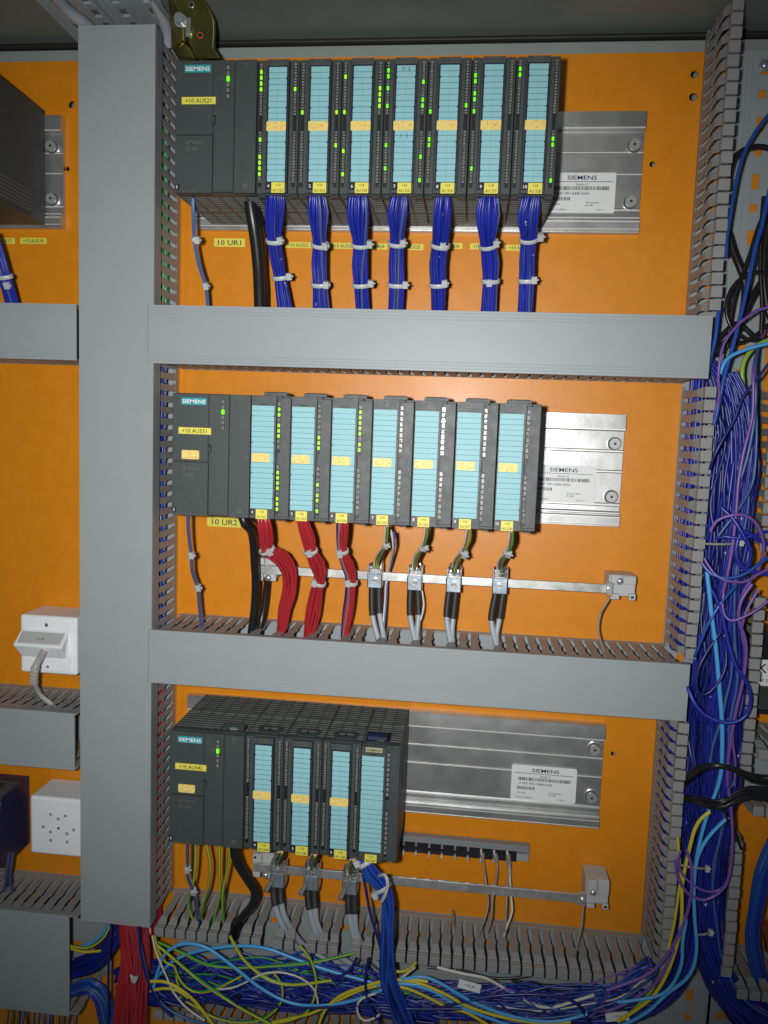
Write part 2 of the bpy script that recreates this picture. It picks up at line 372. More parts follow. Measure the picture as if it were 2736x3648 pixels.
hduct('grey horizontal duct with covered front and open top slots below the middle module row', -14, 541, -498, -440.5,
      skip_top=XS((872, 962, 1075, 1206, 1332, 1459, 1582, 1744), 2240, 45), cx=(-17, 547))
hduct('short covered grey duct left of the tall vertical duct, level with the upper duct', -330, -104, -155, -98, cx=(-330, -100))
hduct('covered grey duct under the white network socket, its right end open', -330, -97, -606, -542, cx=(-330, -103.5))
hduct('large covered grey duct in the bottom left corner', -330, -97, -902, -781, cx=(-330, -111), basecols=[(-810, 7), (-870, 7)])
hduct('open bottom duct without cover, full of blue wires, below the lowest module row', -18, 541, -902, -783, cover=False,
      skip_top=XS((841, 960, 1084, 1241), 3360, 78), basecols=[(-812, 7), (-872, 7)])
hduct('open duct stub right of the wire harness in the bottom right corner', 619, 800, -902, -783, cover=False, basecols=[(-812, 7), (-872, 7)])
hduct('small open duct stub at the right edge above the black wires', 619, 800, -600, -522, cover=False)
# right vertical duct, cover off
o = (537, 0, -783); t = thing('wiring_duct', o, 'tall open vertical duct without cover right of the module rows', 'wiring duct', 'grey slotted wiring ducts')
base_plate(540, 622, -905, 182, t, o, [(559, 7.5), (598, 7.5)])
vwall(-94, 199, 538, 1, True, 1, parent=t, o=o); vwall(-440, -160, 540.5, 1, True, 1, parent=t, o=o); vwall(-781, -500, 539, 1, True, 1, parent=t, o=o)
vwall(-325, -160, 621, -1, True, -1, parent=t, o=o); vwall(-560, -365, 621, -1, True, -1, parent=t, o=o); vwall(-780, -620, 619.5, -1, True, -1, parent=t, o=o)
b = MB(); b.box(624, 627, 0.6, 12, -60, 182, 'frame_grey'); b.box(627, 700, .6, 2.4, -130, 182, 'frame_grey'); ob = b.build('frame_strip', bev=.5)
tag(ob, 'grey perforated frame strip in the top right corner behind the cables', 'frame strip')

# ------------------------------------------------------------------ profile rails with label card
def rail(X, Zb, label, sx=472.5, sz=(30, 87), card=None, L=482.6, ncard='label_card'):
    o = (X, 0, Zb-2); t = thing('profile_rail', o, label, 'rail', 'aluminium profile rails')
    b = MB(); x1 = X+L
    prof = [(0, 0), (0, 122), (11, 122), (11.5, 106), (9, 105), (5.5, 104), (5.5, 84), (6.4, 83), (6.4, 81.5), (5.5, 80.5), (5.5, 62), (6.4, 61), (6.4, 59.5), (5.5, 58.5),
            (5.5, 26), (6.2, 25), (6.2, 23), (5.5, 22), (5.8, 17), (9.5, 16), (9.5, 14.6), (7, 14), (7, 12.4), (10.5, 12), (12, 11), (12, 2.6), (8, 2.2), (8, 0)]
    b.prism([(d, Zb-2+z) for d, z in prof], X, x1, 'alu', 'x'); b.build('rail_body', t, o, bev=.25)
    b = MB()
    for z_, d_, h_ in ((82.2, 6.4, .7), (60.2, 6.4, .7), (24, 6.2, .7), (105.6, 11.4, .6), (15.3, 9.5, .6), (11, 12, .5), (3.2, 12, .4)): b.box(X+.1, x1-.1, d_-1, d_+.35, Zb-2+z_-h_, Zb-2+z_+h_, 'ridge_highlight')
    b.build('ridge', t, o)  # bright strips laid over the profile ridges as painted highlight lines
    for z in sz:
        for sxx in ([sx] if X > -400 and X > -100 else [x1-12.5]):
            b = MB(); c = (sxx, Zb+z); b.cyl(c, 7.9, 5.6, 7.0, 'steel', n=28); b.cyl(c, 7.0, 7.0, 7.6, 'text_dark', n=28); b.cyl(c, 6.2, 7.0, 11.2, 'zinc_matte', n=24, r2=5.8); b.cyl(c, 1.5, 11.2, 11.5, 'slot_black', n=6)
            b.build('screw', t, o)
    if card:
        x0, z0 = card; b = MB(); W, H = 73, 41; D = 7.3
        r = 2; pl = []
        for cx_, cz_, a0 in ((x0+W-r, z0+H-r, 0), (x0+r, z0+H-r, 90), (x0+r, z0+r, 180), (x0+W-r, z0+r, 270)):
            for k in range(4): a = math.radians(a0+30*k); pl.append((cx_+r*math.cos(a), cz_+r*math.sin(a)))
        b.prism(pl, 6.5, D, 'white', 'd')
        T = D+.12
        b.text('SIEMENS', x0+38, T, z0+33.8, 6.0, 'text_navy', True, width=30.5)
        b.box(x0+3, x0+W-3, D, T, z0+31.6, z0+32.1, 'text_navy'); b.text('Simatic S7', x0+38, T, z0+28, 2.9, 'text_navy')
        rs = random.Random(5); x = x0+8
        while x < x0+66: wd = rs.choice((.4, .7, 1.1)); b.box(x, x+wd, D, T, z0+23.2, z0+27, 'text_dark'); x += wd+rs.choice((.5, .8))
        b.text('1P 6ES7 390-1AE80-0AA0', x0+27, T, z0+18.6, 3.6, 'text_navy'); x = x0+7
        while x < x0+26: wd = rs.choice((.4, .7, 1.1)); b.box(x, x+wd, D, T, z0+12.6, z0+16, 'text_dark'); x += wd+rs.choice((.5, .8))
        b.text('S KXU8', x0+12, T, z0+7.7, 2.6, 'text_navy'); b.text('PROFILSCHIENE', x0+50, T, z0+9.6, 2.0, 'text_navy'); b.text('482,6 MM', x0+46.5, T, z0+7, 2.0, 'text_navy')
        b.text('MADE IN GERMANY', x0+15, T, z0+2.6, 2.0, 'text_navy'); b.text('E-Stand: 01', x0+58, T, z0+2.6, 2.0, 'text_navy')
        b.build(ncard, t, o)
    return t
rail(0, 0, 'aluminium profile rail holding the upper module row', card=(383.5, 18.8))
c2 = at(2126, 1662, 7.3); rail(0, -311, 'aluminium profile rail holding the middle module row', sz=(31, 88.5), card=(c2[0]-73, c2[2]-41))
rail(0, -656, 'aluminium profile rail holding the lowest module row, mostly bare', sz=(35, 91), card=(382.2, -631.3))
rail(-636.5, 0, 'aluminium rail end behind the dark module at the left edge', sz=(30, 87))

# ------------------------------------------------------------------ modules
def housing(b, w_, m='module'):
    b.box(.3, w_-.3, 11.5, 114, 3, 122, m)
def vents(b, w_, z0, z1, n, d1=112):   # raised ribs round dark slots
    k = max(3, int(w_/13)); ww = w_-.8
    for i in range(k+1):
        x = .4+ww*i/k; x0 = max(.4, x-1.1); x1 = min(w_-.4, x+1.1); b.box(x0, x1, 13, d1, z0, z1, 'vent')
    d = 13
    while d < d1-2:
        zz = (z0+.25, z1-.25); b.box(.4, w_-.4, d, d+2.6, zz[0], zz[1], 'vent'); d += 6.2
    b.box(.4, w_-.4, 60, 66, z0+.1, z1-.1, 'vent')
GRP = 'dark modules clipped on the profile rails'
def lattice(t, o, w_):
    b = MB(); vents(b, w_, 123.3, 124.6, 1); b.box(.6, w_-.6, 12, 112, 121.9, 123.2, 'slot_black')
    ob = b.build('vent_grille', t)
    b = MB(); vents(b, w_, .4, 1.7, 1); b.box(.6, w_-.6, 12, 112, 1.8, 3.1, 'slot_black'); b.build('vent_grille', t)
LATM = {}
def module_root(X, Zb, w_, label):
    o = (X, 0, Zb); t = thing('rail_module', o, label, 'module', GRP)
    t.scale = (1, 1, .976); t.location.z += 1.7*S
    b = MB(); housing(b, w_); b.build('housing', t, bev=.6)
    if w_ in LATM:
        for ob in LATM[w_]: c = ob.copy(); scene.collection.objects.link(c); c.parent = t
    else:
        lattice(t, o, w_); LATM[w_] = [c for c in t.children if c.name.startswith('vent_grille')]
    return t
H = 125
def zt(z): return H-z
LEDM = {}
def led(t, x, z, col, w_=2.3, h=3.4, D=124.5):
    k = (col, w_, h)
    if k in LEDM: ob = LEDM[k].copy(); scene.collection.objects.link(ob); ob.parent = t
    else:
        b = MB(); b.box(-w_/2, w_/2, -1, 1.0, -h/2, h/2, col); ob = b.build('led', t, bev=.4); LEDM[k] = ob
    ob.location = (x*S, -D*S, z*S)
def sticker(b, x0, x1, z0, z1, D, m, r=.9, t=.35):
    pl = []
    for cx_, cz_, a0 in ((x1-r, z1-r, 0), (x0+r, z1-r, 90), (x0+r, z0+r, 180), (x1-r, z0+r, 270)):
        for k in range(4): a = math.radians(a0+30*k); pl.append((cx_+r*math.cos(a), cz_+r*math.sin(a)))
    b.prism(pl, D, D+t, m, 'd')
def labelstrip(t, x0, x1, ztop, zbot, D, nlines=19, center=True):
    b = MB(); b.box(x0, x1, D, D+.5, zt(zbot), zt(ztop), 'strip_blue'); p = (zbot-ztop)/(nlines+1)
    mid = (ztop+zbot)/2
    for i in range(1, nlines+1):
        z = ztop+p*i
        if abs(z-mid) < p*.45: continue
        b.box(x0, x1, D+.5, D+.62, zt(z)-.17, zt(z)+.17, 'strip_line')
    if center: b.box((x0+x1)/2-.06, (x0+x1)/2+.06, D+.5, D+.56, zt(zbot)+1, zt(ztop)-1, 'w_bluesoft')
    for f in (.10, .355, .655, .90):
        z = zt(ztop+(zbot-ztop)*f); b.cyl((x0, z), .8, D+.3, D+.9, 'navy', n=8); b.cyl((x1, z), .8, D+.3, D+.9, 'navy', n=8)
    b.build('label_strip', t)
def tagplate(t, x0, x1, z0, z1, D, lines, m='yellow_tag', tilt=0):
    b = MB(); b.box(x0, x1, D, D+.5, z0, z1, m); n = len(lines)
    for i, (s_, sz) in enumerate(lines):
        b.text(s_, (x0+x1)/2, D+.62, z1-(z1-z0)*(i+.5)/n-sz*.42, sz*1.15, 'text_dark', width=(x1-x0)*((.40 if i == 0 else .82) if n == 2 else .76))
    b.build('name_tag', t)
def numplate(t, x0, x1, z0, z1, D, s_):
    b = MB(); b.box(x0, x1, D, D+.4, z0, z1, 'navy'); b.text(s_, (x0+x1)/2, D+.5, (z0+z1)/2-1.5, 4.3, 'text_white', width=(x1-x0)*.62 if len(s_) > 1 else None); b.build('slot_number', t)
def io_a(X, Zb, label, num, tagl, lines, lits=(), strip_tag=True, dim=False):
    t = module_root(X, Zb, 40, label); D = 126
    b = MB(); b.box(.4, 39.6, 112, 120, .4, 124.6, 'module'); b.box(.5, 8.6, 120, 123.4, 1, 124.5, 'module'); b.box(30.6, 39.4, 120, 123.4, 1, 124.5, 'module')
    b.box(1, 8, 110, 119, -1.2, .4, 'module'); b.box(31, 39, 110, 119, -1.2, .4, 'module'); b.build('front_frame', t, bev=.5)
    b = MB(); b.box(9.3, 30, 114, D, 1.2, 124, 'module_light'); b.box(9.9, 29.6, D, D+.25, zt(115.4), zt(6.9), 'navy')
    for s_, z_, sz in ((lines[0], 3.6, 3.0), (lines[1], 6.2, 2.3)): b.text(s_, 19.8, D+.1, zt(z_), sz, 'text_dim')
    b.build('front_door', t, bev=.5)
    labelstrip(t, 11.4, 28.4, 8.4, 113.8, D+.3)
    if strip_tag:
        b = MB(); sticker(b, 9.9, 28.6, zt(67), zt(58.2), D+.9, 'cream_tag'); b.build('sticker', t)
    numplate(t, 10, 15.4, zt(121.2), zt(114.6), D+.1, num); tagplate(t, 15.8, 28.4, zt(124.4), zt(114.6), D+.6, (('+10', 3.4), (tagl, 3.4)))
    for c, x in (('l', 3.3), ('r', 35.9)):
        b = MB(); b.box(x-1.8, x+1.8, 123.4, 123.6, zt(118), zt(5), 'slot_black')
        for g, zs in ((0, 11.5), (1, 74)):
            for i in range(-1, 8 if g == 0 else 8):
                z = zt(zs+5.35*i)
                for q in (-1.3, 1.3): b.box(x-1.1, x+1.1, 123.6, 124.0, z+q-.9, z+q+.9, 'led_off')
                if i >= 0 and zs > 0: b.text(str(i), x+(3.3 if c == 'l' else -3.2), 123.55, z-1, 2.3, 'text_dim')
        b.build('led_column', t)
    for c, g, i in lits: led(t, 3.3 if c == 'l' else 35.9, zt((11.5, 74)[g]+5.35*i), 'led_green' if dim else 'led_lime', 2.2, 3.5, 124.3)
    return t
def io_b(X, Zb, label, num, tagl, lines, lits=(), variant=0):
    t = module_root(X, Zb, 40, label); D = 126
    b = MB(); b.box(.4, 39.6, 112, 122, .4, 124.6, 'module_light'); b.box(26, 39.4, 122, 124.4, 3, 122.6, 'module_light'); b.box(29, 36, 110, 122, -1.4, .4, 'module')
    b.box(30, 31.4, 120, 124.8, 121, 124.4, 'module'); b.build('front_frame', t, bev=.6)
    b = MB(); b.box(.5, 25.3, 114, D, .8, 124.2, 'module_light'); b.box(9, 16, D, D+.5, zt(9.6), zt(8.8), 'slot_black')
    for s_, z_, sz in ((lines[0], 4.6, 2.6), (lines[1], 7.4, 2.0)): b.text(s_, 12.6, D+.1, zt(z_), sz, 'text_dim')
    b.build('front_door', t, bev=.6)
    labelstrip(t, 1.2, 23.4, 10.8, 114, D+.1, 19, center=False)
    if variant == 0:
        b = MB(); b.box(8, 31.5, 96, 108, 124.4, 128.6, 'module_light'); b.box(10, 29.5, 98, 106, 128.6, 129.2, 'module'); b.build('top_latch', t, bev=.6)
        b = MB(); sticker(b, 2, 19.6, zt(67), zt(58.4), D+.7, 'cream_tag', 1.3); b.build('sticker', t)
        numplate(t, .9, 5.4, zt(120.4), zt(115.2), D+.1, num); tagplate(t, 7, 18.4, zt(124.6), zt(114.8), D+.6, (('+10', 3.2), (tagl, 3.2)))
    else:
        b = MB(); b.box(4.6, 21.4, D, D+.5, zt(6.4), zt(1.6), 'beige_tag'); b.text('SIEMENS', 13, D+.62, zt(5.5), 3.6, 'text_dark', True, width=14.5); b.build('maker_plate', t)
        b = MB(); b.box(2, 27, 88, 112, 124.4, 125.4, 'slot_black'); b.box(4, 24, 98, 111, 124.8, 129, 'contactor'); b.box(15, 22, 108, 114, 124.8, 128, 'module'); b.build('connector_block', t, bev=.8)
        tagplate(t, 7.4, 19.6, zt(125.2), zt(116.4), D+.8, (('+10', 3.2), (tagl, 3.2)))
    b = MB(); x = 27.8
    for g, zs, z1 in ((0, 5.6, 57), (1, 68.6, 119)):
        b.box(x-1.7, x+1.7, 124.4, 124.6, zt(z1), zt(zs), 'slot_black')
        for i in range(9):
            z = zt(zs+3+5.3*i); b.box(x-1.25, x+1.25, 124.6, 125.2, z-1.9, z+1.9, 'led_off')
            if i > 0: b.text(str(i-1), x+6.0, 124.5, z-1.1, 2.4, 'text_dim')
    b.build('led_column', t)
    for g, i in lits: led(t, x, zt((5.6, 68.6)[g]+3+5.3*i), 'led_lime', 2.3, 3.5, 125)
    if variant == 0:
        b = MB(); sticker(b, 9.5, 30, zt(0), zt(0)+.3, 0, 'slot_black', .1) if 0 else None
    return t
def im(X, Zb, label, tagl, stick=True):
    t = module_root(X, Zb, 80, label); D = 126
    b = MB(); b.box(.4, 79.6, 112, 121, .4, 124.6, 'module'); b.build('front_frame', t, bev=.6)
    b = MB(); b.box(.5, 37.2, 120, D-.3, .6, zt(70.4), 'module'); b.text('SIMATIC', 19.5, D-.15, zt(78.5), 4.6, 'text_dim'); b.text('S7-300', 17.5, D-.15, zt(84.5), 4.4, 'text_dim')
    b.text('6ES7361-3CA01-0AA0', 13.5, D-.15, zt(123.4), 1.9, 'text_dim'); b.build('front_door', t, bev=.7)
    b = MB(); b.box(.5, 37.2, 120, D, zt(69.6), 124.2, 'module'); b.box(37.8, 58.2, 120, D, 1.4, 124.2, 'module'); b.box(36.8, 38.2, 120, D, zt(51), 124.2, 'module')
    b.text('SF', 43.5, D+.1, zt(9), 2.6, 'text_dim'); b.text('DC5V', 45, D+.1, zt(18.6), 2.6, 'text_dim'); b.build('front_panel', t, bev=.6)
    b = MB(); b.box(58.8, 79.4, 120, D-.2, .8, 124.2, 'module'); b.text('IM361', 69, D, zt(5.4), 2.8, 'text_dim'); b.text('IM-R', 69, D, zt(8.6), 2.4, 'text_dim')
    b.box(68, 72, D-.2, D, zt(119.6), zt(115.6), 'text_dim'); b.box(69, 71, D, D+.1, zt(118.6), zt(116.6), 'module'); b.build('side_panel', t, bev=.8)
    b = MB(); b.box(37.4, 40.6, D-1, D+.4, zt(60), zt(52), 'slot_black'); b.box(37.9, 40.0, D-1, D+1.2, zt(59.5), zt(53.5), 'module'); b.box(38, 40, D-1, D+.8, zt(70), zt(62), 'module'); b.build('latch', t, bev=.3)
    b = MB(); b.box(9.6, 35.3, D, D+.5, zt(12.2), zt(5.2), 'teal'); b.text('SIEMENS', 22.4, D+.62, zt(10.7), 5.4, 'text_white', True, width=23.8); b.build('maker_plate', t)
    tagplate(t, 7.2, 40.2, zt(41.6), zt(35), D+.3, ((tagl, 5.0),))
    if stick: b = MB(); sticker(b, 10.5, 28.4, zt(67), zt(58), D+.3, 'cream_tag', 1.3); b.build('sticker', t)
    numplate(t, .7, 5.2, zt(121.8), zt(116.4), D+.1, '3')
    b = MB(); x = 52; b.box(x-1.7, x+1.7, D, D+.2, zt(36.5), zt(5.5), 'slot_black')
    for i in range(6): z = zt(8.2+5.2*i); b.box(x-1.3, x+1.3, D+.2, D+.7, z-1.9, z+1.9, 'led_off' if i != 2 else 'slot_black')
    b.build('led_column', t); led(t, x, zt(18.4), 'led_green', 3.0, 5.0, D+.5)
    if Zb < -500:
        b = MB(); b.box(50, 76, 98, 112, 124.5, 125.2, 'slot_black'); b.hexa([(52, 99, 124.6), (74, 99, 124.6), (72, 99, 128), (54, 99, 128), (50, 112, 124.6), (76, 112, 124.6), (74, 112, 125.4), (52, 112, 125.4)], 'module_light')
        b.box(60, 68, 108, 113, 125, 126.5, 'steel'); b.build('connector_block', t, bev=.6)
    return t
XM = 23.2
Z1, Z2, Z3 = 0, -311.1, -656
im(XM, Z1, 'wide dark module tagged AU521 at the left of the upper row', '+10 AU521', False)
im(XM, Z2, 'wide dark module tagged AU531 at the left of the middle row', '+10 AU531')
im(XM, Z3, 'wide dark module tagged AU542 at the left of the lowest row', '+10 AU542')
L1 = [(4, [('l',0,0),('l',0,1),('l',0,2),('l',0,3),('l',1,0),('l',1,3),('l',1,4),('l',1,5),('l',1,6),('r',0,3)]),
      (5, [('l',0,7),('r',0,7),('r',1,1)]), (6, [('l',0,1),('l',0,7),('l',1,2),('l',1,6),('r',0,3),('r',0,4),('r',0,5),('r',0,6)]),
      (7, [('l',0,0),('l',0,1),('l',0,3),('l',0,6),('l',1,1),('l',1,5),('r',0,2),('r',0,5),('r',0,6),('r',1,3),('r',1,7)]),
      (8, [('l',0,7),('l',1,0),('l',1,1),('r',0,6)]), (9, [('l',0,1),('l',0,2),('l',0,4),('l',0,5),('l',0,7),('l',1,5)]), (10, [('l',0,0),('l',0,1),('r',1,0),('r',1,1),('r',1,7)])]
ORD = {4: 'first', 5: 'second', 6: 'third', 7: 'fourth', 8: 'fifth', 9: 'sixth', 10: 'last'}
for n, li in L1:
    t = io_a(XM+80+40*(n-4), Z1, 'upper row narrow module tagged AU %d with pale blue label strip and blue wires below' % (518+n), str(n), 'AU %d' % (518+n),
             ('SM321', 'DI 32xDC24V') if n < 7 else ('SM322', 'DO 32xDC24V/0.5A'), li, dim=n > 6)
    if n == 7:
        b = MB(); b.text('0  2', 20, 127, zt(13), 5, 'w_bluesoft'); b.text('1  3', 20, 127, zt(73.5), 5, 'w_bluesoft'); b.build('handwriting', t)
L2 = {4: [(0,1),(0,2),(0,4),(0,5),(0,6),(1,1),(1,2),(1,3),(1,4),(1,6),(1,7),(1,8)], 5: [(0,6),(0,7),(0,8),(1,3),(1,5),(1,6),(1,8)], 6: [(0,1),(0,2),(0,3),(0,4),(0,5),(0,7),(0,8)]}
for n in range(4, 11):
    io_b(XM+80+40*(n-4), Z2, 'middle row module tagged AU %d with wide pale blue label strip' % (528+n), str(n), 'AU %d' % (528+n),
         ('SM322', 'DO 8xAC230V') if n < 7 else ('SM331', 'AI 8x12Bit'), L2.get(n, ()))
for n in range(4, 7):
    t = io_a(XM+80+40*(n-4), Z3, 'lowest row narrow module tagged AU %d above a shield clamp' % (540+n), str(n), 'AU %d' % (540+n), ('SM332', 'AO 8x12Bit'))
    b = MB(); b.prism([(8, 96), (8, 108), (13, 114), (30, 114), (34, 108), (34, 96), (31, 93), (11, 93)], 124.6, 125.4, 'module', 'z'); b.box(20, 22, 104, 112, 125.4, 127, 'contactor'); b.box(14, 29, 100, 104, 125.4, 126.4, 'vent'); b.build('connector_block', t, bev=.5)
io_b(XM+200, Z3, 'lowest row last module tagged AU 547 with beige maker plate', '', 'AU 547', ('DI 16xDC24V', ''), (), 1)
# module beyond the duct at the left edge
t = thing('rail_module', (-252, 0, 0), 'large dark module seen from its side at the top left edge', 'module', GRP)
b = MB(); b.box(.3, 79.7, 11.5, 114, .5, 124.5, 'module'); b.box(.3, 79.5, 114, 126, .5, 124.5, 'module'); b.box(79.7, 80.1, 20, 112, 4, 5, 'vent')
for z in range(4, 30, 4): b.box(79.7, 80.1, 40, 100, z, z+1.6, 'vent')
b.build('housing', t, bev=.8)

# ------------------------------------------------------------------ printed tapes on the plate
def tape(text, u0, v0, u1, v1, label, ts=None):
    a = at(u0, v1, .3); c = at(u1, v0, .3); x0, x1, z0, z1 = a[0], c[0], a[2], c[2]
    b = MB(); b.box(x0, x1, .15, .55, z0, z1, 'yellow_tag'); h = (z1-z0); b.text(text, (x0+x1)/2, .7, z0+h*.22, h*.80, 'text_dark', width=(x1-x0)*.76)
    ob = b.build('label_tape', o=(x0, .3, z0)); tag(ob, label, 'label', 'yellow label tapes on the orange plate')
tape('10 UR1', 763, 850, 873, 879, 'large yellow tape reading 10 UR1 below the upper row')
tape('10 UR2', 738, 1846, 858, 1874, 'large yellow tape reading 10 UR2 below the middle row')
for n, u0, u1, v in ((522, 1015, 1110, 863), (523, 1172, 1268, 866), (524, 1285, 1381, 868), (525, 1413, 1509, 870), (526, 1552, 1648, 866), (527, 1674, 1770, 868), (528, 1802, 1897, 873)):
    tape('+10 AU%d' % n, u0, v, u1, v+20, 'small yellow tape reading +10 AU%d between blue wire bundles' % n)
tape('+10 AU518', 72, 848, 166, 868, 'small yellow tape reading +10 AU518 at the upper left'); tape('+10 AU517', -42, 848, 53, 868, 'small yellow tape ending in AU517 at the left edge')

# ------------------------------------------------------------------ wires and bundles
def cable(name, label, pts, r, m, cat='cable', group=None, step=6, segs=None, n=8, stripe=None):
    P3 = [at(*q) for q in pts]; P3 = spline(P3, step); b = MB()
    if segs:                    # change of sleeve along the cable
        q_ = at(*pts[segs[0]]) if segs[0] >= 1 else None
        k = int(len(P3)*segs[0]) if q_ is None else min(range(len(P3)), key=lambda i: math.dist(P3[i], q_))
        b.tube(P3[:k+1], segs[1], segs[2], n); b.tube(P3[k:], r, m, n)
    else: b.tube(P3, r, m, n)
    if stripe:
        pp = [(x+math.sin(i*.35)*r*.35, d+r*.62*1.0, z+math.cos(i*.35)*r*.35) for i, (x, d, z) in enumerate(P3)]; b.tube(pp, r*.58, stripe, 6)
    o = P3[0]; ob = b.build(name, o=o)
    if label: tag(ob, label, cat, group)
    return ob
def tie_ring(b, c, side, nrm, tan, a, h, w_=4.2):
    n = 22; vs = []
    for ro, tt in ((0, -w_/2), (1.1, -w_/2), (1.1, w_/2), (0, w_/2)):
        for i in range(n):
            t_ = 2*math.pi*i/n; vs.append(Vector(c)+side*((a+ro)*math.cos(t_))+nrm*((h+ro)*math.sin(t_))+tan*tt)
    fs = []
    for q in range(4):
        for i in range(n): fs.append((q*n+i, q*n+(i+1) % n, ((q+1) % 4)*n+(i+1) % n, ((q+1) % 4)*n+i))
    b.add(vs, fs, 'tie', True)
def tie_head(b, c, side, nrm, tan, s=1.0):
    c = Vector(c); p = []
    for nn in (-2.6, 2.6):
        for a_, t_ in ((-2.7, -3.5), (2.7, -3.5), (2.7, 3.5), (-2.7, 3.5)): p.append(c+side*a_*s+tan*t_*s+nrm*nn*s)
    b.hexa(p, 'tie'); b.tube([c+side*2.7*s, c+side*4.4*s], 1.1*s, 'tie', 6)
def bundle(label, path, n, r, mats, flat=.6, ties=(), seed=1, drift=.5, group='tied wire bundles', name='wire_bundle', loose=0.0, minh=2.0, cat='wire bundle'):
    rs = random.Random(seed)
    C = []
    for u, v, hw, D in path:
        p_ = at(u, v, D); C.append((*p_, max(r, hw*1.06*mm_per_px(D))))
    Q = spline(C, 7.0); N = len(Q)
    fr = []
    for i, q in enumerate(Q):
        a = Vector(Q[max(0, i-1)][:3]); c = Vector(Q[min(N-1, i+1)][:3]); t_ = (c-a).normalized()
        sd = t_.cross(Vector((0, 1, 0))).normalized(); nr = sd.cross(t_).normalized()
        if nr.y < 0: nr = -nr
        fr.append((Vector(q[:3]), sd, nr, t_, q[3]))
    root = thing(name, Q[0][:3], label, cat, group); o = Q[0][:3]
    for j in range(n):
        rho = math.sqrt((j+.5)/n); th = j*2.39996+rs.uniform(-.3, .3); ph = rs.uniform(0, 6.28); fq = rs.uniform(.02, .06); k1 = rs.uniform(-drift, drift); m_ = rs.choices([q[0] for q in mats], [q[1] for q in mats])[0]
        if n <= 5: m_ = (mats[0][0], mats[0][0], mats[1][0], mats[0][0])[j % 4]
        elif len(mats) >= 8: m_ = mats[j % len(mats)][0]
        pts = []
        for i, (c, sd, nr, t_, hw) in enumerate(fr):
            s_ = i*7.0
            aa = th+k1*math.sin(s_*fq+ph)*1.0; rr = rho*(1+loose*math.sin(s_*fq*1.7+ph*2))
            x = (hw-r)*rr*math.cos(aa); h = max(minh, (hw-r)*flat)*rr*math.sin(aa)
            pts.append(c+sd*x+nr*h)
        b = MB(); b.tube(pts, r*rs.uniform(.92, 1.06), m_, 7); b.build('wire', root, o)
    for tt in ties:
        idx = tt[0]; hu, hv = tt[1], tt[2]
        # nearest sample to tie point
        cu = at(path[idx][0], path[idx][1], path[idx][3]); k = min(range(N), key=lambda i: math.dist(Q[i][:3], cu))
        c, sd, nr, t_, hw = fr[k]; b = MB(); hgt = max(minh, (hw-r)*flat)+r
        tl = Vector((0, 0, 0)); tie_ring(b, c, sd, nr, t_, hw+.2, hgt+.2)
        hd = Vector(at(hu, hv, path[idx][3]+hgt*.75)); tie_head(b, hd, sd if sd.x > 0 else -sd, nr, t_); b.build('cable_tie', root, o, bev=.3)
    return root
BL = [('w_blue', 6), ('w_blue_grey', 1), ('w_blue_print', 1)]
def Dp(lst, Ds): return [(u, v, h, d) for (u, v, h), d in zip(lst, Ds)]
DD = (114, 108, 98, 86, 76, 68, 56)
rows = [(522, [(981,685,33),(980,735,37),(977,795,33),(979,858,27),(990,930,28),(1000,988,25),(1019,1105,33)], (997,856), (1030,985)),
        (523, [(1129,685,28),(1135,750,41),(1137,816,31),(1141,872,27),(1139,937,31),(1142,1014,29),(1146,1105,34)], (1158,876), (1162,1015)),
        (524, [(1278,685,34),(1277,760,41),(1280,820,33),(1285,872,27),(1283,950,30),(1287,1015,27),(1293,1105,27)], (1317,870), (1321,1010)),
        (525, [(1427,685,30),(1416,758,41),(1415,816,31),(1415,867,27),(1413,937,29),(1414,1015,28),(1409,1108,28)], (1436,865), (1444,1015)),
        (526, [(1582,685,29),(1577,760,35),(1573,820,31),(1568,874,28),(1560,945,30),(1563,1015,28),(1562,1110,25)], (1578,876), (1584,1010)),
        (527, [(1744,685,30),(1740,765,42),(1738,830,31),(1741,874,27),(1749,937,31),(1748,1001,26),(1742,1115,28)], (1767,867), (1743,1008)),
        (528, [(1899,685,31),(1884,765,37),(1884,815,31),(1884,852,27),(1879,930,27),(1879,999,27),(1872,1120,26)], (1926,845), (1903,998))]
for k, (n, pth, h1, h2) in enumerate(rows):
    pth = [(pth[0][0], 670, 26)]+pth
    mats = BL if n != 526 else [('w_blue', 4), ('w_blue_print', 4), ('w_blue_grey', 1)]
    bundle('blue wire bundle with two white ties hanging from the module tagged AU %d' % n, Dp(pth, (112,)+DD), 26, 1.45, mats, .62, ((4, *h1), (6, *h2)), seed=20+k)
RD = [('w_red', 7), ('w_red_dark', 2), ('w_greyred', .8)]
bundle('red wire bundle below the module tagged AU 532, bulging right', [(935,1838,24,108),(940,1870,29,108),(946,1918,29,100),(951,1958,25,92),(1000,1988,33,80),(1028,2031,31,72),(1033,2076,28,66),(1028,2121,27,62),(1014,2166,25,58),(1007,2212,22,54),(998,2262,16,50),(996,2300,16,46)], 22, 1.55, RD, .6, ((3, 960, 1967),), seed=41)
bundle('red wire bundle below the module tagged AU 533', [(1076,1840,20,108),(1081,1868,23,106),(1097,1918,27,98),(1106,1963,22,90),(1128,2008,30,80),(1139,2048,24,72),(1135,2076,22,68),(1125,2121,26,62),(1113,2189,29,56),(1099,2262,20,50),(1096,2310,18,46)], 22, 1.5, RD, .6, ((3, 1102, 1972), (6, 1120, 2078)), seed=42)
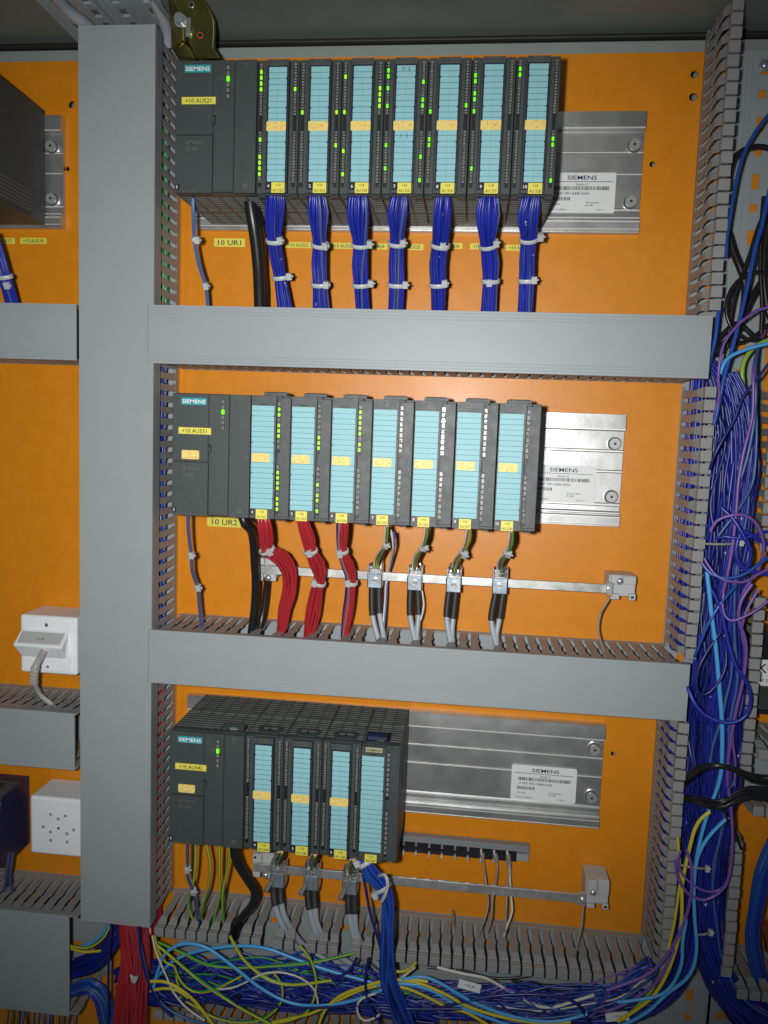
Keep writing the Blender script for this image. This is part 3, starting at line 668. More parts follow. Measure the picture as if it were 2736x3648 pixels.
bundle('red wire bundle with one dark blue wire below the module tagged AU 534', [(1221,1845,22,108),(1221,1880,23,106),(1220,1920,22,98),(1220,1963,18,90),(1238,2008,25,80),(1248,2044,22,72),(1250,2076,20,68),(1247,2130,20,62),(1239,2189,20,56),(1228,2262,14,50),(1226,2310,12,46)], 18, 1.5, RD+[('w_navy', 1)], .6, ((3, 1211, 1974), (6, 1240, 2078)), seed=43)
# slim blue/white feed wires left of every row
BW = [('w_bluesoft', 3), ('w_white', 1)]
bundle('thin blue and white feed wires below the module tagged AU521', [(688,670,9,108),(689,740,9,104),(693,852,7,92),(708,940,8,82),(733,1019,7,70),(742,1110,8,58)], 4, 1.25, BW, .7, ((2, 703, 855), (4, 734, 1019)), seed=51)
bundle('thin blue and white feed wires below the module tagged AU531', [(670,1830,9,108),(673,1900,9,100),(682,1977,8,90),(686,2035,9,82),(705,2093,8,72),(712,2160,9,62),(721,2234,8,54),(727,2280,8,46)], 5, 1.5, [('w_blue_grey', 3), ('w_white', 1)], .7, ((2, 683, 1978), (4, 707, 2094)), seed=52)
bundle('thin grey and white feed wires below the module tagged AU542', [(668,2985,8,108),(669,3095,7,96),(672,3130,8,90),(690,3175,6,80),(700,3230,8,66),(706,3290,8,56)], 4, 1.3, [('w_blue_grey', 2), ('w_white', 1), ('w_black', .6)], .7, ((1, 669, 3098), (3, 690, 3178)), seed=53)
# thick black cables
cable('black_cable', 'thick black cable hanging below the upper row left of the blue bundles', [(885,665,95),(893,740,92),(903,800,88),(914,880,80),(921,960,72),(924,1030,64),(926,1110,56)], 6.2, 'black_rubber', group='thick black cables', n=16)
cable('black_cable', 'second thick black cable close behind the first in the upper row', [(895,665,82),(908,740,80),(918,800,76),(926,880,70),(930,960,62),(936,1030,56),(938,1110,48)], 5.6, 'black_rubber', group='thick black cables', n=16)
cable('black_cable', 'black cable passing left of the clamp bar below the middle row', [(860,1830,108),(872,1866,110),(893,1888,98),(903,1930,86),(907,2000,74),(911,2076,64),(907,2166,56),(897,2248,50),(893,2300,44)], 4.5, 'black_rubber', group='thick black cables', n=16)
cable('black_cable', 'black cable running behind the left clamp holder below the middle row', [(905,1840,100),(935,1878,90),(950,1940,30),(955,2040,18),(951,2085,26),(943,2150,36),(931,2212,44),(922,2260,44),(918,2300,42)], 4.0, 'black_rubber', group='thick black cables', n=16)
cable('black_cable', 'thick black cable curving right below the module tagged AU542', Z(560,2950,1.975,[(540,100,110),(545,180,106),(575,265,100),(640,365,92),(688,450,84),(670,540,74),(610,615,64),(560,680,58),(540,760,40)]), 4.8, 'black_rubber', group='thick black cables', n=16)
# green-yellow earth wires
for q, lab in (([(345,110,108),(372,250,98),(362,400,84),(320,560,64),(312,640,52)], 'first green and yellow earth wire right of the feed wires in the lowest row'),
               ([(438,120,108),(437,300,96),(445,450,80),(402,630,60),(380,700,50)], 'second green and yellow earth wire in the lowest row, nearly straight'),
               ([(512,150,106),(490,300,94),(465,450,80),(465,640,58),(470,720,48)], 'third green and yellow earth wire in the lowest row beside the black cable'),
               ([(272,110,108),(265,300,94),(248,420,80),(222,520,64),(260,680,50)], 'green and yellow earth wire crossing behind the grey feed wires')):
    cable('earth_wire', lab, Z(560,2950,1.975,q), 1.7, 'w_green', group='green and yellow earth wires', stripe='w_yellow')
# multicolour tails and shielded cables
MC = [('w_white', 1), ('w_yellow', 1), ('w_green', 1), ('w_orange', .7), ('w_blue_bright', 1), ('w_red', .8), ('w_brown', 1), ('w_pink', .7), ('w_black', .5)]
def clamp(label, u, v0, v1, D, long_screw=False, W=16):
    a = at(u, v0, D); c = at(u, v1, D); x, zt_, zb = (a[0]+c[0])/2, a[2], c[2]; Hh = zt_-zb
    o = (x, D-14, zb); t = thing('shield_clamp', o, label, 'shield clamp', 'metal shield clamps on the busbars')
    b = MB(); mid = zb+Hh*.56
    b.box(x-W/2, x-W/2+1.3, D-16, D, zb, zt_-2, 'steel'); b.box(x+W/2-1.3, x+W/2, D-16, D, zb, zt_-2, 'steel')
    b.box(x-W/2, x+W/2, D-1.4, D, zb, mid, 'zinc_blue'); b.box(x-W/2+1.3, x+W/2-1.3, D-16, D-14.5, zb, zt_-6, 'steel')
    b.box(x-W/2+1.6, x+W/2-1.6, D-5, D-3.6, mid+1.0, zt_-7, 'foil'); b.build('bracket', t, o, bev=.4)
    b = MB(); z = zb+Hh*.30
    if long_screw:
        p0 = Vector((x+1, D-6, mid+3)); p1 = p0+Vector((-9, 26, -13)); b.tube([p0, p1], 1.2, 'steel', 10); b.tube([p1-(p1-p0)*.38, p1], 2.6, 'steel', 12)
    else: b.cyl((x, z), 3.3, D, D+2.2, 'steel', n=18); b.box(x-2.8, x+2.8, D+2.2, D+2.3, z-.4, z+.4, 'slot_black'); b.cyl((x, z), 1.8, D-12, D, 'steel')
    b.build('screw', t, o)
    b = MB(); rs = random.Random(int(u))
    for k in range(7):
        xx = x+rs.uniform(-W/2+2, W/2-2); b.tube([(xx, D-8+rs.uniform(-3, 3), zt_-9), (xx+rs.uniform(-1, 1), D-8, zt_-3), (xx+rs.uniform(-2, 2), D-8+rs.uniform(-2, 2), zt_+rs.uniform(-1, 2.5))], rs.uniform(1, 1.9), 'foil', 7)
    b.build('shield_braid', t, o)
    return t
CL2 = [(1335, 2005, 2094, 'AU 535', [(1380,1875,12),(1378,1905,13),(1375,1942,9),(1358,1972,15),(1345,2003,15),(1343,2030,13)], [(1325,2085),(1327,2192),(1350,2288)], [(1350,2085),(1352,2185),(1366,2262)], (1376,1944)),
       (1478, 2011, 2103, 'AU 536', [(1521,1880,10),(1518,1915,12),(1506,1951,9),(1489,1978,14),(1481,2008,15),(1479,2034,13)], [(1462,2095),(1461,2192),(1480,2290)], [(1488,2095),(1491,2190),(1485,2265)], (1514,1953)),
       (1617, 2018, 2110, 'AU 537', [(1671,1885,12),(1668,1920,14),(1651,1963,9),(1632,1990,14),(1622,2018,15),(1618,2040,13)], [(1600,2100),(1591,2198),(1606,2296)], [(1625,2100),(1614,2204),(1610,2262)], (1656,1978)),
       (1782, 2018, 2116, 'AU 538', [(1823,1895,12),(1822,1930,14),(1808,1967,9),(1790,1993,15),(1783,2018,15),(1782,2042,13)], [(1766,2110),(1750,2211),(1771,2309)], [(1792,2110),(1779,2204),(1768,2266)], (1812,1975))]
for k, (u, v0, v1, tg, tail, ca, cb, hd) in enumerate(CL2):
    clamp('square metal clamp with centre screw below the module tagged %s' % tg, u, v0, v1, 52)
    bundle('multicoloured thin wires from module tagged %s down to its metal clamp' % tg, Dp(tail, (106, 98, 84, 66, 46, 44)), 12, .9, MC, .7, ((2, *hd),), seed=60+k)
    for side, pth in (('left', ca), ('right', cb)):
        cable('shielded_cable', '%s grey cable with black sleeve under the clamp of %s' % (side, tg), [(pth[0][0], pth[0][1]-40, 42), (*pth[0], 42), (pth[1][0], pth[1][1], 46), (*pth[2], 50), (pth[2][0]+6, pth[2][1]+50, 44)], 3.1 if side == 'left' else 2.9, 'w_grey', group='grey shielded cables', segs=(2, 3.6, 'heatshrink'), n=12)
cable('loose_wire', 'blue and white wire passing behind the first clamp from the left', Z(1250,1850,1.58,[(240,70,95),(245,140,88),(230,240,50),(208,330,30),(200,450,40),(185,620,50)]), 1.2, 'w_bluesoft', 'wire', 'loose wires between modules and duct')
cable('loose_wire', 'white wire passing behind the first clamp from the left', Z(1250,1850,1.58,[(225,60,95),(238,150,86),(222,240,50),(200,330,30),(193,450,40),(178,620,50)]), 1.2, 'w_white', 'wire', 'loose wires between modules and duct')
cable('loose_wire', 'thin white and blue wire curling beside the second clamp', Z(1250,1850,1.58,[(400,400,40),(410,480,46),(395,560,48),(370,600,46)]), 1.0, 'w_white', 'wire', 'loose wires between modules and duct')
CL3 = [(987, 3072, 3163, 'AU 544', (1185, 2950), [(820,440),(830,545),(880,680)], [(865,430),(875,530),(905,640)]),
       (1108, 3082, 3173, 'AU 545', (1185, 2950), [(1060,450),(1072,570),(1120,740)], [(1105,445),(1112,560),(1135,700)]),
       (1246, 3100, 3188, 'AU 546', (1185, 2950), [(1345,470),(1350,600),(1402,820)], [(1388,470),(1390,600),(1412,760)])]
for k, (u, v0, v1, tg, _, ca, cb) in enumerate(CL3):
    clamp('deep metal clamp with long protruding screw below the module tagged %s' % tg, u, v0, v1, 58, True, 17)
    tail = [(u+14, v0-38, 16, 100), (u+8, v0-20, 18, 82), (u+2, v0-4, 18, 60), (u, v0+12, 15, 50)]
    bundle('short multicoloured wires between module tagged %s and its clamp' % tg, tail, 12, 1.0, MC, .7, seed=70+k)
    for side, pth in (('left', ca), ('right', cb)):
        q = Z(560,2950,1.975,pth)
        cable('shielded_cable', '%s grey cable with black sleeve under the clamp of %s' % (side, tg), [(q[0][0], q[0][1]-45, 48), (q[0][0], q[0][1], 50), (q[1][0], q[1][1], 56), (q[2][0], q[2][1], 56), (q[2][0]+60, q[2][1]+90, 42), (q[2][0]+150, q[2][1]+150, 36)], 3.3, 'w_grey', group='grey shielded cables', segs=(2, 4.0, 'heatshrink'), n=12)
bar_grp = 'shield busbars on grey holders'
def busbar(ul, vl, ur, vr, D, hgt, label, screw_l, screw_r, holdL, holdR):
    a = at(ul, vl, D); c = at(ur, vr, D); zc = (a[2]+c[2])/2; o = (a[0], 0, zc)
    t = thing('shield_busbar', o, label, 'busbar', bar_grp)
    b = MB(); b.box(a[0], c[0], D-3, D, zc-hgt/2, zc+hgt/2, 'alu_bar'); b.build('bar', t, o, bev=.5)
    for hb, sc, sgn in ((holdL, screw_l, -1), (holdR, screw_r, 1)):
        p = at(hb[0], hb[1], D-4); q = at(hb[2], hb[3], D-4); x0, x1, z1, z0 = p[0], q[0], p[2], q[2]
        b = MB(); zc1 = zc+hgt/2+.3; zc0 = zc-hgt/2-.3
        b.box(x0, x1, 2, D-6, z0+3, z1-1, 'box_grey'); b.box(x0+(x1-x0)*.05, x0+(x1-x0)*.45, D-6, D-.6, zc1, z1, 'box_grey'); b.box(x0+(x1-x0)*.5, x1, D-6, D-3.4, zc1, z1-1.5, 'box_grey')
        b.box(x0+(x1-x0)*.05, x0+(x1-x0)*.4, D-6, D-.6, z0, zc0, 'box_grey'); b.box(x1-7, x1, D-6, D-1, z0, zc0+1, 'box_grey')
        b.cyl((x0+4 if sgn < 0 else x1-3.6, z1-4 if sgn < 0 else z0+3.4), 1.5, D-.7, D-.4, 'slot_black', n=10); b.build('holder', t, o, bev=.9, seg=2)
        b = MB(); s_ = at(*sc, D); b.dome((s_[0], s_[2]), 3.9, D-1, 3, 'steel'); b.cyl((s_[0], s_[2]), 1.6, 2, D-1, 'steel', n=10); b.box(s_[0]-1.9, s_[0]+1.9, D+1.4, D+1.9, s_[2]-.35, s_[2]+.35, 'slot_black'); b.build('screw', t, o)
    b = MB(); b.box(c[0]-2, c[0]+5, D-4, D+2, zc-hgt/2-2.5, zc+hgt/2+2.5, 'steel'); b.cyl((c[0]+1.5, zc), 2.6, D+2, D+4.4, 'steel', n=14); b.build('end_clamp', t, o, bev=.6)
busbar(912, 2030, 2166, 2096, 38, 9.6, 'long bare metal busbar below the middle module row', (955, 2059), (2209, 2071), (910, 1985, 985, 2070), (2172, 2045, 2262, 2138))
busbar(903, 3092, 2070, 3202, 38, 10.4, 'long dull metal busbar below the lowest module row', (945, 3120), (2113, 3181), (900, 3036, 974, 3126), (2090, 3130, 2166, 3236))
cable('ground_wire', 'thin taupe wire with red tip hanging from the right end of the middle busbar', Z(1250,1850,1.58,[(1452,425,40),(1450,455,42),(1410,520,46),(1392,590,50),(1396,650,52),(1430,760,50),(1440,800,44)]), 1.15, 'w_taupe', 'wire', segs=(.08, 1.9, 'rust'))
cable('ground_wire', 'thin taupe wire hanging from the right end of the lowest busbar', Z(1400,2900,1.746,[(1182,560,38),(1180,620,42),(1172,700,50),(1140,840,58),(1135,900,50)]), 1.15, 'w_taupe', 'wire', segs=(.1, 1.9, 'rust'))
# black terminal strip
a = at(1432, 2975, 10); c = at(1887, 3012, 10); zc = (a[2]+c[2])/2; o = (a[0], 0, zc-20)
t = thing('terminal_strip', o, 'black earth terminal strip with metal clips right of the lowest row', 'terminal strip')
b = MB(); x0, x1 = a[0]-10, c[0]; b.box(x0, x1, 2, 12, zc-7, zc, 'duct_edge'); b.box(x1-14, x1, 2, 8, zc-20, zc-12, 'duct'); b.build('support', t, o, bev=.4)
b = MB(); b.box(x0, x1-14, 2, 9, zc-21.5, zc-8.7, 'black_plastic'); b.build('terminal_body', t, o, bev=.5)
for k, px in enumerate((65, 143, 225, 305, 387, 468, 549, 630, 712)):
    xx = at(1400+px/1.746, 3020, 11)[0]; b = MB(); b.box(xx-1.2, xx+1.2, 9, 11, zc-13, zc-7.5, 'steel'); b.box(xx-1.2, xx+1.2, 9, 11, zc-24.5, zc-19, 'steel'); b.build('clip', t, o, bev=.3)
for k, (pts, m_, lab) in enumerate(([[(556,245,14),(562,300,16),(578,420,30),(592,560,40),(560,680,50),(530,760,50)], 'w_taupe', 'first taupe wire plugged on the black terminal strip'],
      [[(636,250,14),(650,330,16),(640,420,30),(620,520,40),(612,640,48),(585,740,50)], 'w_taupe', 'second taupe wire plugged on the black terminal strip'],
      [[(716,250,14),(722,340,16),(712,450,30),(703,600,44),(700,740,52)], 'w_taupe', 'third taupe wire plugged on the black terminal strip'],
      [[(720,300,12),(728,400,22),(732,500,34),(742,600,44),(712,690,50),(690,760,50)], 'w_white', 'cream wire plugged on the black terminal strip beside a taupe one'])):
    cable('earth_lead', lab, Z(1400,2900,1.746,pts), 1.25, m_, 'wire', segs=(.14, 2.9, 'w_taupe'))
# small loose tie ends standing in the bottom duct
cable('tie_end', 'brown loose cable tie end standing in the bottom duct slots', Z(1400,2900,1.746,[(368,600,20),(378,650,30),(374,700,44)]), 1.6, 'w_taupe', 'cable tie')
# big blue bundle from AU 547
bundle('blue wire bundle curving from the module tagged AU 547 down across the bottom duct', [(1288,3050,16,100),(1302,3078,24,106),(1322,3115,32,106),(1362,3160,30,104),(1380,3215,27,104),(1382,3300,27,104),(1378,3400,30,106),(1382,3490,34,104),(1410,3580,42,98),(1450,3680,50,92)], 24, 1.7, [('w_blue_bright', 5), ('w_blue', 2), ('w_navy', 1)], .6, ((1, 1272, 3078), (3, 1335, 3190)), seed=80)
cable('loose_wire', 'dark blue wire hanging left of the bundle from AU 547', Z(560,2950,1.975,[(1445,300,104),(1470,440,102),(1500,600,100),(1560,800,102),(1590,940,104),(1600,1100,104)]), 1.6, 'w_navy', 'wire', 'loose wires over the bottom duct')
cable('cable_loop', 'white loop of cable tie round the blue bundle under AU 547', Z(560,2950,1.975,[(1565,335,110),(1605,330,122),(1622,400,124),(1600,480,122),(1580,515,118)]), 1.9, 'tie', 'cable tie')
# wires inside the left vertical duct
def vb(label, u, v0, v1, n, mats, seed, hw=26, D=48, r=1.5):
    n = int(n*2.4); N = int(max(2, (v1-v0)/160)); rs = random.Random(seed); D = 36; pts = []
    for i in range(N+1):
        v = v0+(v1-v0)*i/N; x = -32+rs.uniform(-1, 1); pts.append((u+(x-at(u, v, D)[0])/mm_per_px(D), v, 33, D))
    bundle(label, pts, n, r, mats, 3.0, seed=seed, drift=.4, group='wires inside the left vertical duct')
vb('green and yellow wires showing through the upper slots of the left duct', 562, 420, 1100, 14, [('w_brightgreen', 4), ('w_green', 2), ('w_yellow', .8), ('w_white', .6)], 90, 22, 46, 1.9)
vb('blue wires showing through the middle slots of the left duct', 560, 1100, 2260, 22, [('w_blue', 6), ('w_blue_bright', 2), ('w_white', .8), ('w_orange', .6), ('w_green', .6)], 91, 24, 42, 1.7)
vb('red and white wires showing through the lower slots of the left duct', 560, 2260, 3300, 22, [('w_red', 6), ('w_white', 1.2), ('w_navy', .8), ('w_brown', .6)], 92, 24, 42, 1.7)
# ---- right harness
HB = [('w_blue', 7), ('w_blue_print', 3), ('w_navy', 4), ('w_blue_bright', .5), ('w_blue_grey', .4)]
bundle('huge dense blue wire harness filling the open right vertical duct', [(2520,1290,18,42),(2562,1350,42,42),(2602,1450,62,42),(2618,1580,72,42),(2608,1750,80,42),(2592,1950,76,42),(2572,2200,72,42),(2556,2450,92,42),(2540,2700,96,42),(2522,2900,88,42),(2508,3080,76,42),(2518,3250,58,40),(2535,3400,56,40),(2590,3530,60,42),(2700,3640,66,42),(2830,3740,66,42)],
       100, 1.75, HB, .8, seed=100, drift=.45, loose=.04, group='blue wire harnesses')
bundle('finer blue wires along the right side of the huge harness, with white print', [(2600,1330,24,64),(2640,1440,34,66),(2655,1600,34,66),(2640,1780,32,64),(2615,1960,34,62),(2590,2200,40,62),(2585,2450,50,62),(2565,2700,52,62),(2545,2900,48,62),(2520,3100,44,60),(2525,3300,36,60),(2560,3430,36,60),(2640,3560,40,60),(2780,3660,44,60)], 60, 1.4, [('w_blue', 5), ('w_blue_print', 5), ('w_bluesoft', .5), ('w_purple', .4), ('w_navy', 1)], .5, seed=130, drift=.8, loose=.1, group='blue wire harnesses')
for z0_, z1_, xx, lab in ((-105, -440, 551, 'blue wires close behind the right duct slats beside the middle row'), (-500, -740, 550, 'blue and yellow wires close behind the right duct slats beside the lowest row')):
    pts = []
    for i in range(5):
        z = z0_+(z1_-z0_)*i/4; q = Vector((xx-CX, CD-24, z-CZ)); zc_ = q.dot(AF); pts.append((1368+FPX*q.dot(AR)/zc_, 1824-FPX*q.dot(AU)/zc_, 30, 24))
    bundle(lab, pts, 40, 1.6, [('w_blue', 6), ('w_navy', 2), ('w_blue_print', 1)]+([('w_yellow', .5)] if z0_ < -400 else []), 2.2, seed=131+int(z0_), drift=.4, group='blue wire harnesses')
bundle('blue wire harness bending from the right duct into the bottom duct', [(2470,2760,30,40),(2462,2950,38,40),(2445,3150,46,40),(2435,3300,58,42),(2400,3430,72,44),(2300,3540,80,46),(2150,3590,72,46),(1950,3590,70,46),(1750,3570,74,44),(1550,3560,72,44),(1400,3560,72,44)],
       90, 1.9, HB, .42, seed=101, drift=.5, loose=.05, group='blue wire harnesses')
bundle('tangled dark blue wires filling the left half of the bottom duct', [(1560,3580,80,44),(1400,3560,82,44),(1200,3530,88,44),(1000,3510,92,44),(800,3500,92,44),(640,3500,90,44),(540,3505,90,44),(430,3510,70,36)],
       100, 1.6, [('w_blue', 6), ('w_blue_print', 3), ('w_navy', 3), ('w_blue_grey', .8)], .40, seed=102, drift=.8, loose=.10, group='blue wire harnesses')
bundle('loose tangle of thin mixed colour wires over the left half of the bottom duct', [(1500,3560,60,76),(1350,3530,66,76),(1150,3490,74,76),(950,3480,80,76),(780,3500,84,76),(640,3490,74,76),(545,3480,60,70)], 26, 1.0, [('w_blue_bright', 5), ('w_lime', .8), ('w_white', 1), ('w_green', .6), ('w_navy', 6), ('w_blue', 5)], .3, seed=140, drift=2.2, loose=.4, group='blue wire harnesses')
bundle('thin blue and pale wires tangled over the right half of the bottom duct', [(1500,3540,50,76),(1650,3555,60,76),(1850,3570,66,76),(2050,3570,66,74),(2220,3520,56,74),(2330,3440,44,72)], 24, 1.0, [('w_blue_bright', 5), ('w_bluesoft', 2), ('w_white', 1), ('w_navy', 3), ('w_purple', 1)], .3, seed=141, drift=1.6, loose=.3, group='blue wire harnesses')
bundle('dark blue wires coming out of the covered bottom left duct', [(170,3470,40,44),(254,3450,42,44),(330,3425,42,46),(390,3370,34,48),(430,3300,28,48)], 34, 1.6, [('w_navy', 3), ('w_blue', 3), ('w_blue_print', 2)], .5, seed=103, drift=.9, group='blue wire harnesses')
bundle('bright blue wires fanning down beside the red bundle', [(170,3520,40,56),(254,3530,30,58),(320,3515,40,60),(365,3560,40,60),(385,3660,34,60),(390,3720,34,60)], 34, 1.7, [('w_blue_bright', 5), ('w_bluesoft', 2), ('w_blue', 2)], .4, seed=104, drift=.9, group='blue wire harnesses')
bundle('broad red wire bundle dropping out of the left vertical duct', [(478,3200,48,50),(477,3300,60,56),(484,3420,60,64),(474,3520,66,70),(464,3660,72,72),(462,3740,72,72)], 60, 1.7, [('w_red', 7), ('w_red_dark', 3)], .35, seed=105, drift=.5, group='tied wire bundles')
# ---- single wires
GL = 'loose wires over the bottom duct'; GR = 'loose wires over the right harness'
def W(label, pts, m_, r=1.5, group=GR, stripe=None, cat='wire'): return cable('loose_wire', label, pts, r*.86, m_, cat, group, stripe=stripe)
A3 = lambda p, D: Z(2300, 700, 3.16, p, D)
A2 = lambda p, D: Z(2300, 0, 3.16, p, D)
A4 = lambda p, D: Z(2300, 1400, 3.16, p, D)
A5 = lambda p, D: Z(2300, 2100, 3.16, p, D)
A6 = lambda p, D: Z(2200, 2800, 2.608, p, D)
W('thick black cable arching at the top right behind a blue wire', A2([(1430,1690),(1378,1668),(1250,1650),(1100,1690),(1000,1780),(955,1900),(930,2050)], 40), 'w_black', 3.4)
W('thick black cable leaning right beside the upper right slats', A3([(900,350,30),(940,450,32),(1000,650,34),(1075,830,36),(1120,1000,36),(1105,1250,38),(1040,1500,40),(900,1650,42),(760,1760,42)], None), 'w_black', 4.6)
W('thick black cable running down left from the right edge', A3([(1420,700,30),(1350,880,32),(1250,1050,34),(1150,1250,36),(1060,1450,38),(980,1600,40),(780,1780,40)], None), 'w_black', 4.0)
W('black cable loop at the right edge above the green and yellow wire', A3([(1430,880,60),(1378,870,60),(1250,850,60),(1100,900,60),(960,1050,62),(905,1250,62),(950,1450,62),(1100,1590,60),(1250,1622,58),(1378,1610,56),(1430,1590,56)], None), 'w_black', 2.2)
W('thin black cable slanting down from the right edge', A3([(1420,60),(1378,120),(1270,330),(1170,650),(1080,900),(1000,1150),(950,1430),(920,1700)], 46), 'w_black', 2.1)
W('straight black cable down the right edge', A3([(1330,0),(1300,400),(1290,800),(1310,1200),(1300,1550)], 44), 'w_black', 2.6)
W('black cable at the far right edge above the sky blue wire', A3([(1400,200),(1350,500),(1330,900),(1378,1300),(1420,1400)], 38), 'w_black', 3.6)
W('black cable rising right behind the purple wire', A3([(760,1800),(900,1690),(1100,1640),(1300,1520),(1420,1400)], 34), 'w_black', 2.4)
W('second black cable rising right behind the purple wire', A3([(790,1640),(950,1470),(1060,1430),(1200,1560),(1420,1600)], 30), 'w_black', 3.0)
W('blue wire slanting along the upper right slats from the top right', A2([(1430,1260),(1378,1300),(1240,1480),(1110,1720),(1040,1950),(990,2212),(950,2440),(915,2700),(905,2900)], 66), 'w_blue_bright', 2.0)
W('long blue wire running down from the right edge into the harness', A3([(1420,-150),(1378,0),(1310,320),(1240,560),(1180,850),(1110,1180),(1030,1500),(950,1800),(880,2050),(850,2212),(800,2450),(770,2560)], 76), 'w_blue_bright', 2.4)
W('blue wire hugging the right end of the upper covered duct', A3([(840,1250),(815,1350),(785,1600),(735,1800),(705,1950)], 60), 'w_blue_bright', 2.6)
W('purple wire arching in from the right edge above the harness', A3([(1430,1240,86),(1378,1250,86),(1250,1285,86),(1100,1390,86),(980,1510,86),(880,1660,86),(835,1850,86),(818,2050,84),(830,2250,80),(780,2420,76),(760,2560,72)], None), 'w_purple', 1.7)
W('sky blue wire entering the harness from the right edge', A3([(1430,1640),(1378,1655),(1200,1700),(1000,1775),(900,1850),(855,1950),(840,2000)], 80), 'w_sky', 2.2)
W('green and yellow wire curving at the right edge beside the harness', A3([(1430,1600),(1320,1640),(1200,1720),(1110,1850),(1085,2000),(1105,2180)], 58), 'w_lime', 2.8)
W('blue wire crossing the harness from upper right to lower left', A4([(1450,-420,88),(1250,-150,88),(1090,60,88),(1000,300,88),(870,520,88),(770,720,86),(720,860,80)], None), 'w_navy', 1.7)
W('long purple wire lying over the middle of the harness', A4([(1340,-700,40),(1260,-480,60),(1215,-250,86),(1212,0,88),(1200,280,88),(1110,640,88),(1045,1000,88),(1022,1300,88),(980,1700,88),(920,2050,88),(870,2250,86)], None), 'w_purple', 2.0)
W('blue wire at the right rim of the harness top', A4([(1280,-600,50),(1230,-280,84),(1240,0,84),(1215,350,84),(1150,700,84),(1060,1000,82)], None), 'w_bluesoft', 1.9)
W('blue wire sweeping down the right rim of the harness', A4([(1225,-200,60),(1240,150,74),(1250,420,80),(1235,800,80),(1190,1050,80),(1040,1320,84),(900,1500,84),(800,1640,82)], None), 'w_bluesoft', 1.6)
W('large purple loop bulging right of the harness', A4([(730,1560,90),(800,1440,92),(950,1380,96),(1100,1372,98),(1230,1450,98),(1310,1600,98),(1330,1750,96),(1295,1920,92),(1230,2050,90),(1120,2200,86),(1050,2420,84),(1060,2600,84)], None), 'w_purple', 1.9)
W('blue wire looping right past the purple loop', A4([(860,1300,88),(980,1410,92),(1100,1600,96),(1180,1760,96),(1165,1930,92),(1080,2000,90)], None), 'w_blue', 2.2)
W('blue wire leaving the harness to the right edge', A4([(800,1640,86),(900,1615,90),(1100,1640,94),(1290,1570,94),(1420,1560,94)], None), 'w_blue', 1.9)
W('blue wire curving under the purple loop to the right edge', A4([(640,1920,86),(740,2040,90),(950,2085,94),(1150,2020,96),(1300,1900,96),(1420,1830,96)], None), 'w_blue_bright', 2.0)
W('blue wire swinging round a circle beside the harness', A4([(1420,1720,90),(1250,1640,92),(1100,1560,92),(1030,1680,92),(1020,1850,92),(1110,1980,92),(1300,2030,92),(1420,2050,92)], None), 'w_blue', 2.6)
W('purple wire curling beneath the blue circle', A4([(660,1860,86),(760,2020,90),(900,2110,94),(1100,2130,96),(1250,2050,96),(1420,1960,96)], None), 'w_purple', 1.6)
W('purple wire hanging in a bow right of the harness', A5([(1420,90,96),(1378,130,96),(1250,230,96),(1080,320,94),(960,350,92),(890,290,90),(865,180,88),(880,20,86)], None), 'w_purple', 1.7)
W('purple wire along the right rim of the lower harness', A5([(1200,-60,88),(1080,120,88),(1045,330,88),(1120,560,88),(1130,750,88),(1090,1050,88),(1000,1450,86),(930,1900,86),(920,2212,84)], None), 'w_purple', 2.1)
W('second purple wire along the right rim of the lower harness', A5([(1270,0,86),(1130,250,86),(1080,480,86),(1120,700,86),(1080,1100,86),(980,1620,84),(1010,1950,84),(1000,2212,84)], None), 'w_purple', 1.7)
W('blue wire hanging in a wide loop over the harness beside the lower covered duct', A5([(700,-60,84),(830,180,88),(930,600,92),(1020,870,96),(1130,1030,98),(1185,1240,98),(1130,1420,98),(1000,1495,98),(850,1492,96),(650,1400,92),(530,1240,88),(455,1050,80),(420,950,70)], None), 'w_blue', 2.3)
W('small dark blue loop over the lower harness', A5([(830,500,88),(700,690,90),(600,880,92),(570,1070,92),(620,1180,92),(730,1150,92),(850,1000,92),(905,850,90),(905,700,86)], None), 'w_navy', 1.6)
W('blue wire crossing from the duct corner up right over the harness', A5([(1020,-40,86),(850,150,88),(700,400,88),(600,640,86),(550,760,78)], None), 'w_blue_bright', 1.9)
W('slanted blue wire over the middle harness', A5([(980,700,86),(960,1000,86),(900,1250,86),(860,1450,86),(760,1750,86),(720,2000,84)], None), 'w_bluesoft', 1.6)
W('thick sky blue wire down the middle of the harness', A5([(690,-200,84),(720,60,86),(745,300,87),(790,650,88),(830,1100,88),(860,1500,88),(862,1800,88),(850,2050,86),(800,2250,84)], None), 'w_sky', 2.6)
W('sky blue wire running down to the bottom duct', A6([(950,-60),(935,0),(870,170),(800,380),(738,650),(712,900),(715,1200),(735,1480),(705,1680),(620,1810),(460,1930),(300,2080),(120,2190),(-60,2250)], 88), 'w_sky', 2.2)
W('sky blue wire branching to the right beside the purple wire', A6([(1030,290),(900,410),(800,540),(745,660),(725,760)], 92), 'w_sky', 2.2)
W('short sky blue wire sweeping left at the foot of the harness', A6([(640,1230),(605,1450),(595,1650),(520,1830),(400,1940),(200,1985),(0,2010)], 92), 'w_sky', 2.1)
W('yellow wire running down the left of the harness to the bottom', A6([(860,240),(780,300),(715,410),(665,600),(625,780),(600,950),(595,1250),(550,1480),(460,1740),(340,1940),(200,2060),(0,2190)], 90), 'w_yellow', 2.2)
W('yellow wire squeezed against the right duct lips', A6([(560,480),(575,700),(585,850),(560,1050),(525,1290),(470,1520)], 84), 'w_yellow', 1.7)
W('purple wire bow hanging in front of the lower harness', A6([(535,690),(560,850),(640,985),(760,1055),(880,1035),(1000,930),(1050,760),(1068,500),(1055,230),(1030,20)], 102), 'w_purple', 1.8)
